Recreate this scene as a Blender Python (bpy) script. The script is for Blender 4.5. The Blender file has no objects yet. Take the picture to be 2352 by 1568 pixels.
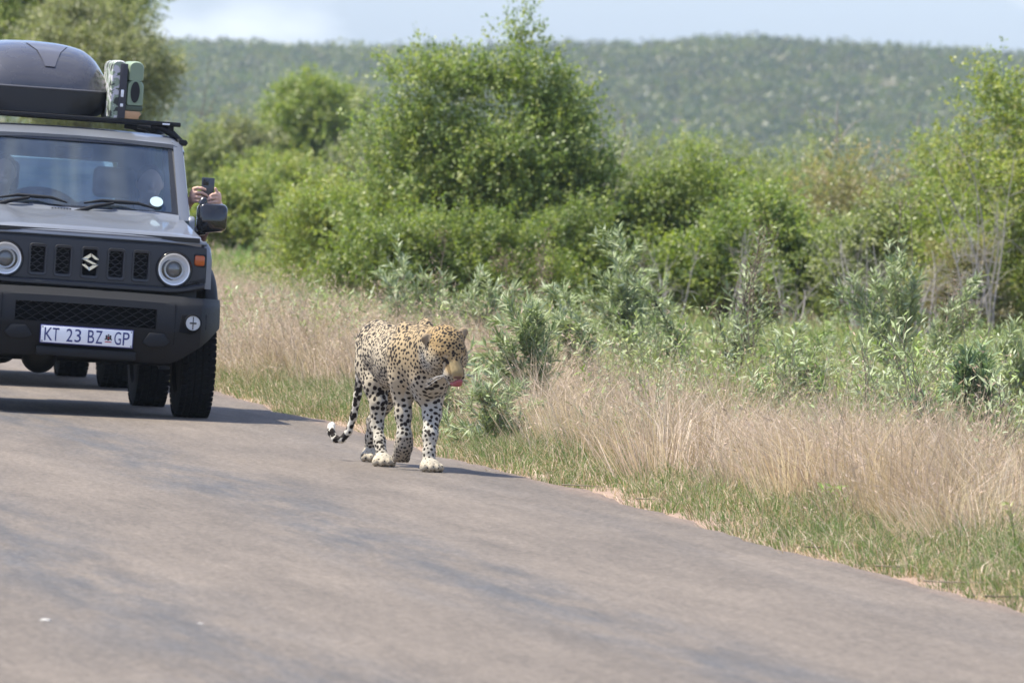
import bpy, bmesh, math, random
import numpy as np
from mathutils import Vector, Matrix

# ------------------------------------------------------------------ camera, world, sun, exposure
scene = bpy.context.scene
COL = scene.collection
FPX, PW, PCX, PCY, EYE = 24000.0, 2352.0, 1176.0, 784.0, 1.65
ROLL = math.radians(2.8)
PITCH = math.atan((784 - 367) / 24000)
_fwd = np.array([0, math.cos(PITCH), -math.sin(PITCH)])
_r0 = np.array([1.0, 0, 0]); _u0 = np.cross(_r0, _fwd)
_right = math.cos(ROLL) * _r0 + math.sin(ROLL) * _u0
_up = -math.sin(ROLL) * _r0 + math.cos(ROLL) * _u0

def _ray(px, py):
    return _fwd + _right * (px - PCX) / FPX - _up * (py - PCY) / FPX
def ground_pt(px, py, z=0.0):
    d = _ray(px, py)
    return np.array([0, 0, EYE]) + d * ((z - EYE) / d[2])
def at(px, py, Y):
    d = _ray(px, py)
    return np.array([0, 0, EYE]) + d * (Y / d[1])

cam_d = bpy.data.cameras.new('camera')
cam = bpy.data.objects.new('camera', cam_d); COL.objects.link(cam)
M = Matrix.Identity(4)
for i in range(3):
    M[i][0], M[i][1], M[i][2] = _right[i], _up[i], -_fwd[i]
M[0][3], M[1][3], M[2][3] = 0, 0, EYE
cam.matrix_world = M
cam_d.sensor_width = 36.0
cam_d.lens = FPX / PW * 36.0
cam_d.clip_start, cam_d.clip_end = 1.0, 12000.0
cam_d.dof.use_dof = True
cam_d.dof.focus_distance = 56.5
cam_d.dof.aperture_fstop = 11.0
scene.camera = cam

SUN_EL, SUN_AZ = math.radians(62), math.radians(-84)     # azimuth measured clockwise from +Y (away from the camera)
SKYX = 48.1
world = bpy.data.worlds.new('World'); scene.world = world; world.use_nodes = True
nt = world.node_tree; nt.nodes.clear()
wo = nt.nodes.new('ShaderNodeOutputWorld'); bg = nt.nodes.new('ShaderNodeBackground')
sky = nt.nodes.new('ShaderNodeTexSky'); sky.sky_type = 'NISHITA'; sky.sun_disc = False
sky.sun_elevation = SUN_EL; sky.sun_rotation = SUN_AZ
sky.air_density = 1.0; sky.dust_density = 1.2; sky.ozone_density = 1.5
tc = nt.nodes.new('ShaderNodeTexCoord')
mp_ = nt.nodes.new('ShaderNodeMapping'); mp_.inputs['Scale'].default_value = (16, 16, 40); mp_.inputs['Location'].default_value = (SKYX, 0, 0)
nt.links.new(tc.outputs['Generated'], mp_.inputs['Vector'])
nz = nt.nodes.new('ShaderNodeTexNoise'); nz.inputs['Scale'].default_value = 1.0
nz.inputs['Detail'].default_value = 5.0; nz.inputs['Roughness'].default_value = 0.55
nt.links.new(mp_.outputs[0], nz.inputs['Vector'])
rp = nt.nodes.new('ShaderNodeValToRGB')
rp.color_ramp.elements[0].position = 0.47; rp.color_ramp.elements[0].color = (0, 0, 0, 1)
rp.color_ramp.elements[1].position = 0.62; rp.color_ramp.elements[1].color = (.85, .85, .85, 1)
nt.links.new(nz.outputs['Fac'], rp.inputs[0])
mx = nt.nodes.new('ShaderNodeMix'); mx.data_type = 'RGBA'
tn = nt.nodes.new('ShaderNodeMix'); tn.data_type = 'RGBA'; tn.blend_type = 'MULTIPLY'; tn.inputs['Factor'].default_value = 1.0
nt.links.new(sky.outputs[0], tn.inputs['A']); tn.inputs['B'].default_value = (.86, .99, 1.33, 1)      # clear summer air, a little bluer than the model's
nt.links.new(rp.outputs[0], mx.inputs['Factor']); nt.links.new(tn.outputs['Result'], mx.inputs['A'])
mx.inputs['B'].default_value = (6.2, 6.4, 6.5, 1)
nt.links.new(mx.outputs['Result'], bg.inputs['Color']); bg.inputs['Strength'].default_value = 0.115
nt.links.new(bg.outputs[0], wo.inputs['Surface'])

sun_d = bpy.data.lights.new('sun', 'SUN'); sun = bpy.data.objects.new('sun', sun_d); COL.objects.link(sun)
sun_d.energy = 4.5; sun_d.angle = math.radians(0.53); sun_d.color = (1.0, 0.94, 0.80)
_sd = Vector((math.cos(SUN_EL) * math.sin(SUN_AZ), math.cos(SUN_EL) * math.cos(SUN_AZ), math.sin(SUN_EL)))
sun.rotation_euler = _sd.to_track_quat('Z', 'Y').to_euler()
sun.location = (-20, 60, 40)
scene.view_settings.view_transform = 'Standard'; scene.view_settings.look = 'None'
scene.view_settings.exposure = 0.94; scene.view_settings.gamma = 1.0
scene.view_settings.use_curve_mapping = False
scene.cycles.use_denoising = True
scene.cycles.max_bounces = 8; scene.cycles.diffuse_bounces = 3; scene.cycles.transparent_max_bounces = 8
scene.cycles.volume_bounces = 0; scene.cycles.caustics_reflective = False; scene.cycles.caustics_refractive = False

# ------------------------------------------------------------------ helpers
def tag(o, label=None, cat=None, group=None, kind=None):
    if label: o['label'] = label
    if cat: o['category'] = cat
    if group: o['group'] = group
    if kind: o['kind'] = kind
    return o

def empty(name, loc=(0, 0, 0), rz=0.0):
    o = bpy.data.objects.new(name, None); COL.objects.link(o)
    o.empty_display_size = 0.2
    o.location = loc; o.rotation_euler = (0, 0, rz)
    return o

def link_mesh(name, me, mats, parent=None, smooth=False):
    o = bpy.data.objects.new(name, me); COL.objects.link(o)
    for m in (mats if isinstance(mats, (list, tuple)) else [mats]):
        if m is not None: me.materials.append(m)
    if smooth:
        me.polygons.foreach_set('use_smooth', np.ones(len(me.polygons), dtype=bool))
    if parent is not None: o.parent = parent
    return o

def np_mesh(name, V, faces, col=None, uv=None):
    """V (n,3); faces: list of int arrays (m,k); col (n,3) per vertex."""
    V = np.asarray(V, dtype=np.float32)
    me = bpy.data.meshes.new(name)
    me.vertices.add(len(V)); me.vertices.foreach_set('co', V.ravel())
    faces = [np.asarray(f, dtype=np.int32) for f in faces if len(f)]
    loops = np.concatenate([f.ravel() for f in faces])
    tot = np.concatenate([np.full(len(f), f.shape[1], dtype=np.int32) for f in faces])
    starts = np.concatenate([[0], np.cumsum(tot)[:-1]]).astype(np.int32)
    me.loops.add(len(loops)); me.loops.foreach_set('vertex_index', loops)
    me.polygons.add(len(tot)); me.polygons.foreach_set('loop_start', starts)
    if col is not None:
        c = np.ones((len(V), 4), dtype=np.float32); c[:, :3] = col
        a = me.color_attributes.new('col', 'FLOAT_COLOR', 'POINT'); a.data.foreach_set('color', c.ravel())
    if uv is not None:
        l = me.uv_layers.new(name='uv'); l.data.foreach_set('uv', np.asarray(uv, dtype=np.float32)[loops].ravel())
    me.update(calc_edges=True)
    return me

def _hash(i, j, s):
    h = np.sin(i * 127.1 + j * 311.7 + s * 74.7) * 43758.5453
    return h - np.floor(h)
def vnoise(x, y, s=0):
    x = np.asarray(x, float); y = np.asarray(y, float)
    i, j = np.floor(x), np.floor(y); fx, fy = x - i, y - j
    fx = fx * fx * (3 - 2 * fx); fy = fy * fy * (3 - 2 * fy)
    return (_hash(i, j, s) * (1 - fx) + _hash(i + 1, j, s) * fx) * (1 - fy) + \
           (_hash(i, j + 1, s) * (1 - fx) + _hash(i + 1, j + 1, s) * fx) * fy
def fbm(x, y, s=0, o=4):
    v, a, t = 0, 1, 0
    for k in range(o):
        v = v + a * vnoise(x * 2 ** k, y * 2 ** k, s + k); t += a; a *= .5
    return v / t
def unit(v):
    return v / np.maximum(np.linalg.norm(v, axis=-1, keepdims=True), 1e-9)

# ---- materials
def new_mat(name):
    m = bpy.data.materials.new(name); m.use_nodes = True
    return m, m.node_tree, m.node_tree.nodes['Principled BSDF']
def N(nt, typ, **kw):
    n = nt.nodes.new(typ)
    for k, v in kw.items():
        if k in n.inputs: n.inputs[k].default_value = v
        else: setattr(n, k, v)
    return n
def flat_mat(name, rgb, rough=.6, metal=0., spec=.5, coat=0., noise=0., nscale=20., bump=0., **kw):
    m, t, b = new_mat(name)
    b.inputs['Base Color'].default_value = (*rgb, 1); b.inputs['Roughness'].default_value = rough
    b.inputs['Metallic'].default_value = metal; b.inputs['Specular IOR Level'].default_value = spec
    b.inputs['Coat Weight'].default_value = coat; b.inputs['Coat Roughness'].default_value = .06
    for k, v in kw.items(): b.inputs[k].default_value = v
    if noise or bump:
        tc = N(t, 'ShaderNodeTexCoord'); n = N(t, 'ShaderNodeTexNoise', Scale=nscale, Detail=5.0, Roughness=.6)
        t.links.new(tc.outputs['Object'], n.inputs['Vector'])
        if noise:
            mix = N(t, 'ShaderNodeMix', data_type='RGBA')
            mix.inputs['A'].default_value = (*[c * (1 - noise) for c in rgb], 1)
            mix.inputs['B'].default_value = (*[min(1, c * (1 + noise)) for c in rgb], 1)
            t.links.new(n.outputs['Fac'], mix.inputs['Factor']); t.links.new(mix.outputs['Result'], b.inputs['Base Color'])
            mr = N(t, 'ShaderNodeMapRange'); mr.inputs['To Min'].default_value = max(.02, rough - .1); mr.inputs['To Max'].default_value = min(1, rough + .12)
            t.links.new(n.outputs['Fac'], mr.inputs['Value']); t.links.new(mr.outputs[0], b.inputs['Roughness'])
        if bump:
            bp = N(t, 'ShaderNodeBump', Strength=bump, Distance=.01)
            t.links.new(n.outputs['Fac'], bp.inputs['Height']); t.links.new(bp.outputs[0], b.inputs['Normal'])
    return m
def leaf_mat(name, trans=.3, rough=.55, spec=.35, tint=(1.0, 1.15, .5)):
    m, t, b = new_mat(name)
    a = N(t, 'ShaderNodeVertexColor', layer_name='col')
    t.links.new(a.outputs['Color'], b.inputs['Base Color'])
    b.inputs['Roughness'].default_value = rough; b.inputs['Specular IOR Level'].default_value = spec
    tr = N(t, 'ShaderNodeBsdfTranslucent')
    mm = N(t, 'ShaderNodeMix', data_type='RGBA', blend_type='MULTIPLY'); mm.inputs['Factor'].default_value = 1
    mm.inputs['B'].default_value = (*tint, 1)
    t.links.new(a.outputs['Color'], mm.inputs['A']); t.links.new(mm.outputs['Result'], tr.inputs['Color'])
    mx = N(t, 'ShaderNodeMixShader'); mx.inputs[0].default_value = trans
    t.links.new(b.outputs[0], mx.inputs[1]); t.links.new(tr.outputs[0], mx.inputs[2])
    t.links.new(mx.outputs[0], t.nodes['Material Output'].inputs['Surface'])
    return m
MAT_LEAF = leaf_mat('leaf', .45, .45, .5); MAT_GRASS = leaf_mat('grass_blade', .32, .6, .25, (1, 1.05, .75))
MAT_SAGE = leaf_mat('sage_leaf', .2, .6, .3, (1, 1.1, .7))
MAT_BARK = flat_mat('bark', (.11, .085, .065), .9, noise=.4, nscale=30)
MAT_GREYBARK = flat_mat('dead_bark', (.30, .27, .24), .9, noise=.35, nscale=30)
MAT_DARKSTEM = flat_mat('dark_stem', (.055, .042, .035), .85, noise=.3, nscale=30)
MAT_PALESTEM = flat_mat('pale_stem', (.22, .185, .13), .85, noise=.3, nscale=30)

# ------------------------------------------------------------------ ground, road, hills
E0X, E0Y, ES = 2.03, 40.37, -0.1352                    # right-hand edge of the tarmac, x = E0X + ES (y - E0Y)
_n = math.hypot(1, ES); RDX, RDY = ES / _n, 1 / _n     # road direction
def edge_x(y): return E0X + ES * (np.asarray(y, float) - E0Y)
def edge_wob(y):
    y = np.asarray(y, float)
    return (fbm(y * .55, y * 0 + 3.3, 5, 4) - .5) * .30 + (vnoise(y * 3.1, 0, 8) - .5) * .05
def u_of(x, y): return (x - edge_x(y)) * RDY           # metres to the right of the edge
RIDGE = [(-900, 150), (-100, 96), (350, 84), (700, 93), (880, 97), (1100, 95), (1400, 92), (1500, 89), (1570, 81), (1680, 77), (1800, 79), (2000, 93), (2200, 104), (2352, 113), (2700, 150), (3400, 200)]
RY = 2200.0
_rx = np.array([at(a, b, RY)[0] / RY for a, b in RIDGE]); _rz = np.array([at(a, b, RY)[2] for a, b in RIDGE])
def hill_h(x, y):
    s = np.clip((y - 1500) / (RY - 1500), 0, 1); s = s * s * (3 - 2 * s) * .25 + s * .75
    h = np.interp(x / np.maximum(y, 1), _rx, _rz - 3.2)
    return h * s * (1 + .0 * x) + s * (1 - s) * (fbm(x * .012, y * .006, 3) - .5) * 14
def ground_z(x, y):
    x = np.asarray(x, float); y = np.asarray(y, float)
    u = u_of(x, y)
    near = np.clip((u - .05) / .5, 0, 1) * .05 + np.clip((u - .5) / 4, 0, 1) * .06 \
        + np.clip(u - .4, 0, 1) * (fbm(x * .8, y * .35, 11) - .5) * .12
    near = near * np.clip((400 - y) / 200, 0, 1)
    return -.035 + near + np.where(y > 1500, hill_h(x, y), 0)

def build_ground():
    ys = np.concatenate([np.linspace(-300, 20, 9), np.linspace(25, 90, 131), np.linspace(91, 200, 110), np.linspace(205, 600, 50), np.linspace(640, 1500, 24), np.linspace(1520, 2600, 73), np.linspace(2700, 4500, 8)])
    s = np.linspace(-1, 1, 181); s = np.sign(s) * np.abs(s) ** 2.6
    Y, S = np.meshgrid(ys, s, indexing='ij')
    X = np.where(Y < 1500, edge_x(np.clip(Y, 0, 300)) * 1.0, 0) * np.clip(1 - Y / 1500, 0, 1) + S * np.clip(Y * .9, 260, 1900)
    Z = ground_z(X, Y)
    V = np.stack([X, Y, Z], -1).reshape(-1, 3)
    a, b = Y.shape; i = np.arange(a - 1)[:, None] * b + np.arange(b - 1)[None]
    Fc = np.stack([i, i + 1, i + 1 + b, i + b], -1).reshape(-1, 4)
    soil = np.array([.30, .215, .165]); green = np.array([.085, .11, .035]); tan = np.array([.24, .19, .11])
    u = u_of(V[:, 0], V[:, 1]); n = fbm(V[:, 0] * .5, V[:, 1] * .12, 21)
    k = np.clip((u - .25) / .6, 0, 1)[:, None]
    c = soil * (1 - k) + (green * n[:, None] + tan * (1 - n[:, None])) * k
    far = np.clip((V[:, 1] - 1300) / 200, 0, 1)[:, None]
    hs = np.array([.19, .15, .105]) * (1 - n[:, None]) * 1.2 + np.array([.07, .09, .035]) * n[:, None]
    rk = .15 * np.clip((fbm(V[:, 0] * .03, V[:, 1] * .012, 44) - .58) * 8, 0, 1)[:, None] * np.clip((V[:, 1:2] - 1850) / 150, 0, 1)
    hs = np.where(V[:, 1:2] < 1750, np.array([.085, .10, .045]) * (.7 + .6 * n[:, None]), hs)
    hs = hs * (1 - rk) + np.array([.40, .27, .21]) * rk
    c = c * (1 - far) + hs * far
    me = np_mesh('ground', V, [Fc], c)
    m, t, bb = new_mat('soil'); at_ = N(t, 'ShaderNodeVertexColor', layer_name='col')
    tc = N(t, 'ShaderNodeTexCoord'); nz = N(t, 'ShaderNodeTexNoise', Scale=9.0, Detail=8.0, Roughness=.7)
    t.links.new(tc.outputs['Object'], nz.inputs['Vector'])
    mr = N(t, 'ShaderNodeMapRange'); mr.inputs['To Min'].default_value = .55; mr.inputs['To Max'].default_value = 1.45
    t.links.new(nz.outputs['Fac'], mr.inputs['Value'])
    ml = N(t, 'ShaderNodeVectorMath', operation='SCALE'); t.links.new(at_.outputs['Color'], ml.inputs[0]); t.links.new(mr.outputs[0], ml.inputs['Scale'])
    t.links.new(ml.outputs[0], bb.inputs['Base Color']); bb.inputs['Roughness'].default_value = .95; bb.inputs['Specular IOR Level'].default_value = .1
    bp = N(t, 'ShaderNodeBump', Strength=.6, Distance=.03); t.links.new(nz.outputs['Fac'], bp.inputs['Height']); t.links.new(bp.outputs[0], bb.inputs['Normal'])
    o = link_mesh('ground', me, m, smooth=True)
    tag(o, 'open bushveld ground rising to a long low hill', kind='structure')

def build_road():
    ys = np.concatenate([np.linspace(-60, 30, 46), np.arange(30.1, 110, .09), np.linspace(110, 400, 120)])
    us = np.array([-6.6, -6.3, -6.0, -5, -4, -3, -2.2, -1.4, -.8, -.3, -.03, 0.06])
    rows = []
    for k, u in enumerate(us):
        w = edge_wob(ys) if k >= len(us) - 2 else edge_wob(ys) * .4 * (k == len(us) - 3)
        off = u + w
        x = edge_x(ys) + off / RDY
        z = np.full_like(ys, 0.0) if 0 < k < len(us) - 1 else np.full_like(ys, -.06)
        rows.append(np.stack([x, ys, z], -1))
    V = np.stack(rows, 1)
    a, b = V.shape[:2]
    i = np.arange(a - 1)[:, None] * b + np.arange(b - 1)[None]
    Fc = np.stack([i, i + 1, i + 1 + b, i + b], -1).reshape(-1, 4)
    V = V.reshape(-1, 3)
    uv = np.stack([u_of(V[:, 0], V[:, 1]), V[:, 1] / RDY], -1)
    me = np_mesh('road', V, [Fc], uv=uv)
    m, t, b = new_mat('worn_asphalt')
    uvn = N(t, 'ShaderNodeUVMap', uv_map='uv'); sp = N(t, 'ShaderNodeSeparateXYZ'); t.links.new(uvn.outputs[0], sp.inputs[0])
    mp = N(t, 'ShaderNodeMapping'); mp.inputs['Scale'].default_value = (1.0, .10, 1); t.links.new(uvn.outputs[0], mp.inputs['Vector'])
    n1 = N(t, 'ShaderNodeTexNoise', Scale=1.6, Detail=6.0, Roughness=.62); t.links.new(mp.outputs[0], n1.inputs['Vector'])
    n2 = N(t, 'ShaderNodeTexNoise', Scale=95.0, Detail=3.0, Roughness=.7); t.links.new(uvn.outputs[0], n2.inputs['Vector'])
    n3 = N(t, 'ShaderNodeTexNoise', Scale=5.0, Detail=5.0, Roughness=.65); t.links.new(mp.outputs[0], n3.inputs['Vector'])
    vor = N(t, 'ShaderNodeTexVoronoi', Scale=60.0); t.links.new(uvn.outputs[0], vor.inputs['Vector'])
    # tyre-polished tracks: distance of u (plus wander) from track centres
    wn = N(t, 'ShaderNodeMath', operation='MULTIPLY_ADD'); t.links.new(n1.outputs['Fac'], wn.inputs[0]); wn.inputs[1].default_value = .9
    t.links.new(sp.outputs['X'], wn.inputs[2])
    def track(c, w):
        s = N(t, 'ShaderNodeMath', operation='SUBTRACT'); t.links.new(wn.outputs[0], s.inputs[0]); s.inputs[1].default_value = c + .45
        ab = N(t, 'ShaderNodeMath', operation='ABSOLUTE'); t.links.new(s.outputs[0], ab.inputs[0])
        r = N(t, 'ShaderNodeMapRange', interpolation_type='SMOOTHSTEP'); r.inputs['From Min'].default_value = w; r.inputs['From Max'].default_value = 0
        t.links.new(ab.outputs[0], r.inputs['Value']); return r.outputs[0]
    t1, t2, t3 = track(-2.0, .62), track(-3.75, .75), track(-.55, .35)
    a1 = N(t, 'ShaderNodeMath', operation='ADD'); t.links.new(t1, a1.inputs[0]); t.links.new(t2, a1.inputs[1])
    a1b = N(t, 'ShaderNodeMath', operation='MULTIPLY_ADD'); t.links.new(t3, a1b.inputs[0]); a1b.inputs[1].default_value = .25; t.links.new(a1.outputs[0], a1b.inputs[2])
    n3r = N(t, 'ShaderNodeMapRange'); n3r.inputs['From Min'].default_value = .38; n3r.inputs['From Max'].default_value = .62
    n3r.inputs['To Min'].default_value = .1; n3r.inputs['To Max'].default_value = 1.0; t.links.new(n3.outputs['Fac'], n3r.inputs['Value'])
    a2 = N(t, 'ShaderNodeMath', operation='MULTIPLY', use_clamp=True); t.links.new(a1b.outputs[0], a2.inputs[0]); t.links.new(n3r.outputs[0], a2.inputs[1])
    cr = N(t, 'ShaderNodeValToRGB'); e = cr.color_ramp.elements
    e[0].position = .3; e[0].color = (.116, .096, .078, 1); e[1].position = .7; e[1].color = (.162, .133, .106, 1)
    t.links.new(n1.outputs['Fac'], cr.inputs[0])
    mx = N(t, 'ShaderNodeMix', data_type='RGBA'); t.links.new(a2.outputs[0], mx.inputs['Factor']); t.links.new(cr.outputs[0], mx.inputs['A'])
    mx.inputs['B'].default_value = (.080, .077, .077, 1)
    # dusty sandy margin along the edge
    dm = N(t, 'ShaderNodeMath', operation='MULTIPLY_ADD'); t.links.new(n3.outputs['Fac'], dm.inputs[0]); dm.inputs[1].default_value = .35; t.links.new(sp.outputs['X'], dm.inputs[2])
    dr = N(t, 'ShaderNodeMapRange'); dr.inputs['From Min'].default_value = .05; dr.inputs['From Max'].default_value = .25; dr.inputs['To Max'].default_value = .65
    t.links.new(dm.outputs[0], dr.inputs['Value'])
    md = N(t, 'ShaderNodeMix', data_type='RGBA'); t.links.new(dr.outputs[0], md.inputs['Factor']); t.links.new(mx.outputs['Result'], md.inputs['A']); md.inputs['B'].default_value = (.27, .19, .14, 1)
    # aggregate speckle
    sr = N(t, 'ShaderNodeMapRange'); sr.inputs['From Min'].default_value = .3; sr.inputs['From Max'].default_value = .7; sr.inputs['To Min'].default_value = .72; sr.inputs['To Max'].default_value = 1.28
    t.links.new(n2.outputs['Fac'], sr.inputs['Value'])
    vr = N(t, 'ShaderNodeMapRange'); vr.inputs['To Min'].default_value = .85; vr.inputs['To Max'].default_value = 1.15
    vs = N(t, 'ShaderNodeSeparateXYZ'); t.links.new(vor.outputs['Color'], vs.inputs[0]); t.links.new(vs.outputs[0], vr.inputs['Value'])
    mm = N(t, 'ShaderNodeMath', operation='MULTIPLY'); t.links.new(sr.outputs[0], mm.inputs[0]); t.links.new(vr.outputs[0], mm.inputs[1])
    mp4 = N(t, 'ShaderNodeMapping'); mp4.inputs['Scale'].default_value = (34, 8.0, 1); t.links.new(uvn.outputs[0], mp4.inputs['Vector'])
    n4 = N(t, 'ShaderNodeTexNoise', Scale=1.0, Detail=4.0, Roughness=.75); t.links.new(mp4.outputs[0], n4.inputs['Vector'])
    r4 = N(t, 'ShaderNodeMapRange'); r4.inputs['From Min'].default_value = .32; r4.inputs['From Max'].default_value = .68; r4.inputs['To Min'].default_value = .72; r4.inputs['To Max'].default_value = 1.28
    t.links.new(n4.outputs['Fac'], r4.inputs['Value'])
    mp5 = N(t, 'ShaderNodeMapping'); mp5.inputs['Scale'].default_value = (5.0, .55, 1); t.links.new(uvn.outputs[0], mp5.inputs['Vector'])
    n5 = N(t, 'ShaderNodeTexNoise', Scale=1.0, Detail=5.0, Roughness=.7); t.links.new(mp5.outputs[0], n5.inputs['Vector'])
    r5 = N(t, 'ShaderNodeMapRange'); r5.inputs['From Min'].default_value = .3; r5.inputs['From Max'].default_value = .7; r5.inputs['To Min'].default_value = .82; r5.inputs['To Max'].default_value = 1.16
    t.links.new(n5.outputs['Fac'], r5.inputs['Value'])
    m5 = N(t, 'ShaderNodeMath', operation='MULTIPLY'); t.links.new(mm.outputs[0], m5.inputs[0]); t.links.new(r5.outputs[0], m5.inputs[1]); mm = m5
    m4 = N(t, 'ShaderNodeMath', operation='MULTIPLY'); t.links.new(mm.outputs[0], m4.inputs[0]); t.links.new(r4.outputs[0], m4.inputs[1]); mm = m4
    sc_ = N(t, 'ShaderNodeVectorMath', operation='SCALE'); t.links.new(md.outputs['Result'], sc_.inputs[0]); t.links.new(mm.outputs[0], sc_.inputs['Scale'])
    t.links.new(sc_.outputs[0], b.inputs['Base Color']); b.inputs['Roughness'].default_value = .85; b.inputs['Specular IOR Level'].default_value = .25
    bp = N(t, 'ShaderNodeBump', Strength=.5, Distance=.004); t.links.new(n2.outputs['Fac'], bp.inputs['Height']); t.links.new(bp.outputs[0], b.inputs['Normal'])
    o = link_mesh('road', me, m)
    tag(o, 'worn pinkish grey tarmac road with darker tyre tracks', kind='structure')
build_ground(); build_road()
# ------------------------------------------------------------------ vegetation builders
def leaf_quads(P, D, NRM, L, Wd, C, bend=0.0):
    """diamond leaves: base P, direction D, face normal NRM -> verts, quads, colours"""
    D = unit(D); S = unit(np.cross(D, NRM)); Nn = np.cross(S, D)
    L = np.asarray(L)[:, None]; Wd = np.asarray(Wd)[:, None]
    a = P; b = P + D * L * .45 + S * Wd * .5; c = P + D * L - Nn * L * bend; d = P + D * L * .45 - S * Wd * .5
    V = np.stack([a, b, c, d], 1).reshape(-1, 3)
    Fq = np.arange(len(P) * 4).reshape(-1, 4)
    return V, Fq, np.repeat(C, 4, axis=0)

def tubes(paths, sides=5):
    """paths: list of (pts (n,3), radii (n,))"""
    Vs, Fs, off = [], [], 0
    for pts, rad in paths:
        pts = np.asarray(pts, float); rad = np.asarray(rad, float); n = len(pts)
        T = unit(np.gradient(pts, axis=0)); ref = np.array([0.31, .95, .1]) if abs(T[0][1]) < .9 else np.array([1., 0, 0])
        A = unit(np.cross(T, ref)); B = np.cross(T, A)
        an = np.linspace(0, 2 * math.pi, sides, endpoint=False)
        V = pts[:, None] + rad[:, None, None] * (np.cos(an)[None, :, None] * A[:, None] + np.sin(an)[None, :, None] * B[:, None])
        Vs.append(V.reshape(-1, 3))
        i = np.arange(n - 1)[:, None] * sides; j = np.arange(sides)[None]; j2 = (j + 1) % sides
        Fs.append(np.stack([i + j, i + j2, i + sides + j2, i + sides + j], -1).reshape(-1, 4) + off); off += n * sides
    return np.concatenate(Vs), np.concatenate(Fs)

def curve_path(rng, p0, d0, L, r0, n=6, wander=.25, grav=0.0, tip=.25):
    d0 = np.asarray(d0, float) / np.linalg.norm(d0); p = np.asarray(p0, float); pts = [p.copy()]
    for k in range(n):
        d0 = d0 + rng.normal(0, wander, 3) + np.array([0, 0, grav]); d0 /= np.linalg.norm(d0)
        p = p + d0 * L / n; pts.append(p.copy())
    return np.array(pts), np.linspace(r0, r0 * tip, n + 1)

def pick_cols(rng, n, pal, jit=.18):
    pal = np.array(pal); k = rng.integers(0, len(pal), n)
    return pal[k] * rng.uniform(1 - jit, 1 + jit, (n, 1))

def crown_mesh(name, rng, lobes, n_sprig, per, slen, lf, lw, pal, up=.5, open_=0.0):
    """lobes (m,6): centre, radii.  Sprigs spring from the lobes, leaves sit along them."""
    lobes = np.asarray(lobes, float)
    w = lobes[:, 3] * lobes[:, 5]; li = rng.choice(len(lobes), n_sprig, p=w / w.sum())
    d = rng.normal(0, 1, (n_sprig, 3)); d[:, 2] = np.where(rng.random(n_sprig) < .62, np.abs(d[:, 2]), d[:, 2]); d = unit(d)
    r = rng.uniform(.30, 1.0, (n_sprig, 1)) ** .45
    P = lobes[li, :3] + d * lobes[li, 3:] * r
    sd = unit(d + np.array([0, 0, up]) + rng.normal(0, .45, (n_sprig, 3)))
    sl = slen * rng.uniform(.5, 1.4, n_sprig)
    tt = rng.random((n_sprig, per))
    LP = P[:, None] + sd[:, None] * (sl[:, None] * tt)[..., None] + rng.normal(0, lf * .45, (n_sprig, per, 3))
    LP[..., 2] -= (sl[:, None] * tt) ** 2 * .25
    LD = sd[:, None] + rng.normal(0, .8, (n_sprig, per, 3))
    LN = rng.normal(0, .45, (n_sprig, per, 3)) + np.array([-.25, -.1, .75]) + d[:, None] * .7
    c = pick_cols(rng, n_sprig, pal)[:, None] * rng.uniform(.8, 1.2, (n_sprig, per, 1))
    n = n_sprig * per
    LP[..., 2] = np.maximum(LP[..., 2], .03)
    V, Fq, C = leaf_quads(LP.reshape(-1, 3), LD.reshape(-1, 3), LN.reshape(-1, 3), lf * rng.uniform(.7, 1.3, n), lw * rng.uniform(.7, 1.3, n), c.reshape(-1, 3), .15)
    return np_mesh(name, V, [Fq], C)

def dome_lobes(rng, n, rx, ry, h, base=.1, lr=.22, flat=1.0, skew=0.0):
    """sub-lobes scattered over a dome of half-widths rx, ry and height h"""
    out = []; ph = rng.uniform(0, 99)
    for k in range(n):
        a = rng.uniform(0, 2 * math.pi); z = rng.uniform(0, 1) ** (flat + .5)
        rr = math.sqrt(max(0, 1 - z * z)) ** .8 * rng.uniform(.6, 1.05)
        s = lr * rng.uniform(.6, 1.35)
        lx = math.cos(a) * rr; hh = h * (.62 + .5 * float(vnoise(lx * 2.4 + ph, math.sin(a) * rr * 1.5, 7))) if z > .35 else h
        zz = base * h + z * hh * (1 - base) - s * h * .3
        out.append([math.cos(a) * rr * rx * (1 - s * .4) + skew * z * rx, math.sin(a) * rr * ry * (1 - s * .4), max(zz, s * .4 * h), s * rx * 1.05, s * ry * 1.05, s * h * .62])
    out.append([0, 0, h * .36, rx * .45, ry * .45, h * .34])
    return np.array(out)

PAL_GREEN = [(0.219, 0.258, 0.058), (0.176, 0.227, 0.053), (0.276, 0.308, 0.066), (0.147, 0.197, 0.053)]
PAL_DEEP = [(0.213, 0.273, 0.075), (0.174, 0.233, 0.071), (0.273, 0.324, 0.091), (0.329, 0.355, 0.100)]
PAL_YELLOW = [(0.300, 0.339, 0.081), (0.251, 0.301, 0.072), (0.350, 0.351, 0.091), (0.213, 0.263, 0.072)]
PAL_OLIVE = [(0.274, 0.295, 0.120), (0.226, 0.258, 0.109), (0.333, 0.344, 0.152), (0.191, 0.221, 0.098)]
PAL_GREY = [(0.286, 0.293, 0.147), (0.236, 0.252, 0.129), (0.348, 0.338, 0.167), (0.187, 0.199, 0.098)]
PAL_BROWN = [(0.334, 0.258, 0.132), (0.257, 0.234, 0.108), (0.361, 0.308, 0.179), (0.233, 0.234, 0.096)]
PAL_BRIGHT = [(0.242, 0.293, 0.067), (0.201, 0.260, 0.062), (0.298, 0.328, 0.085)]

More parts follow.
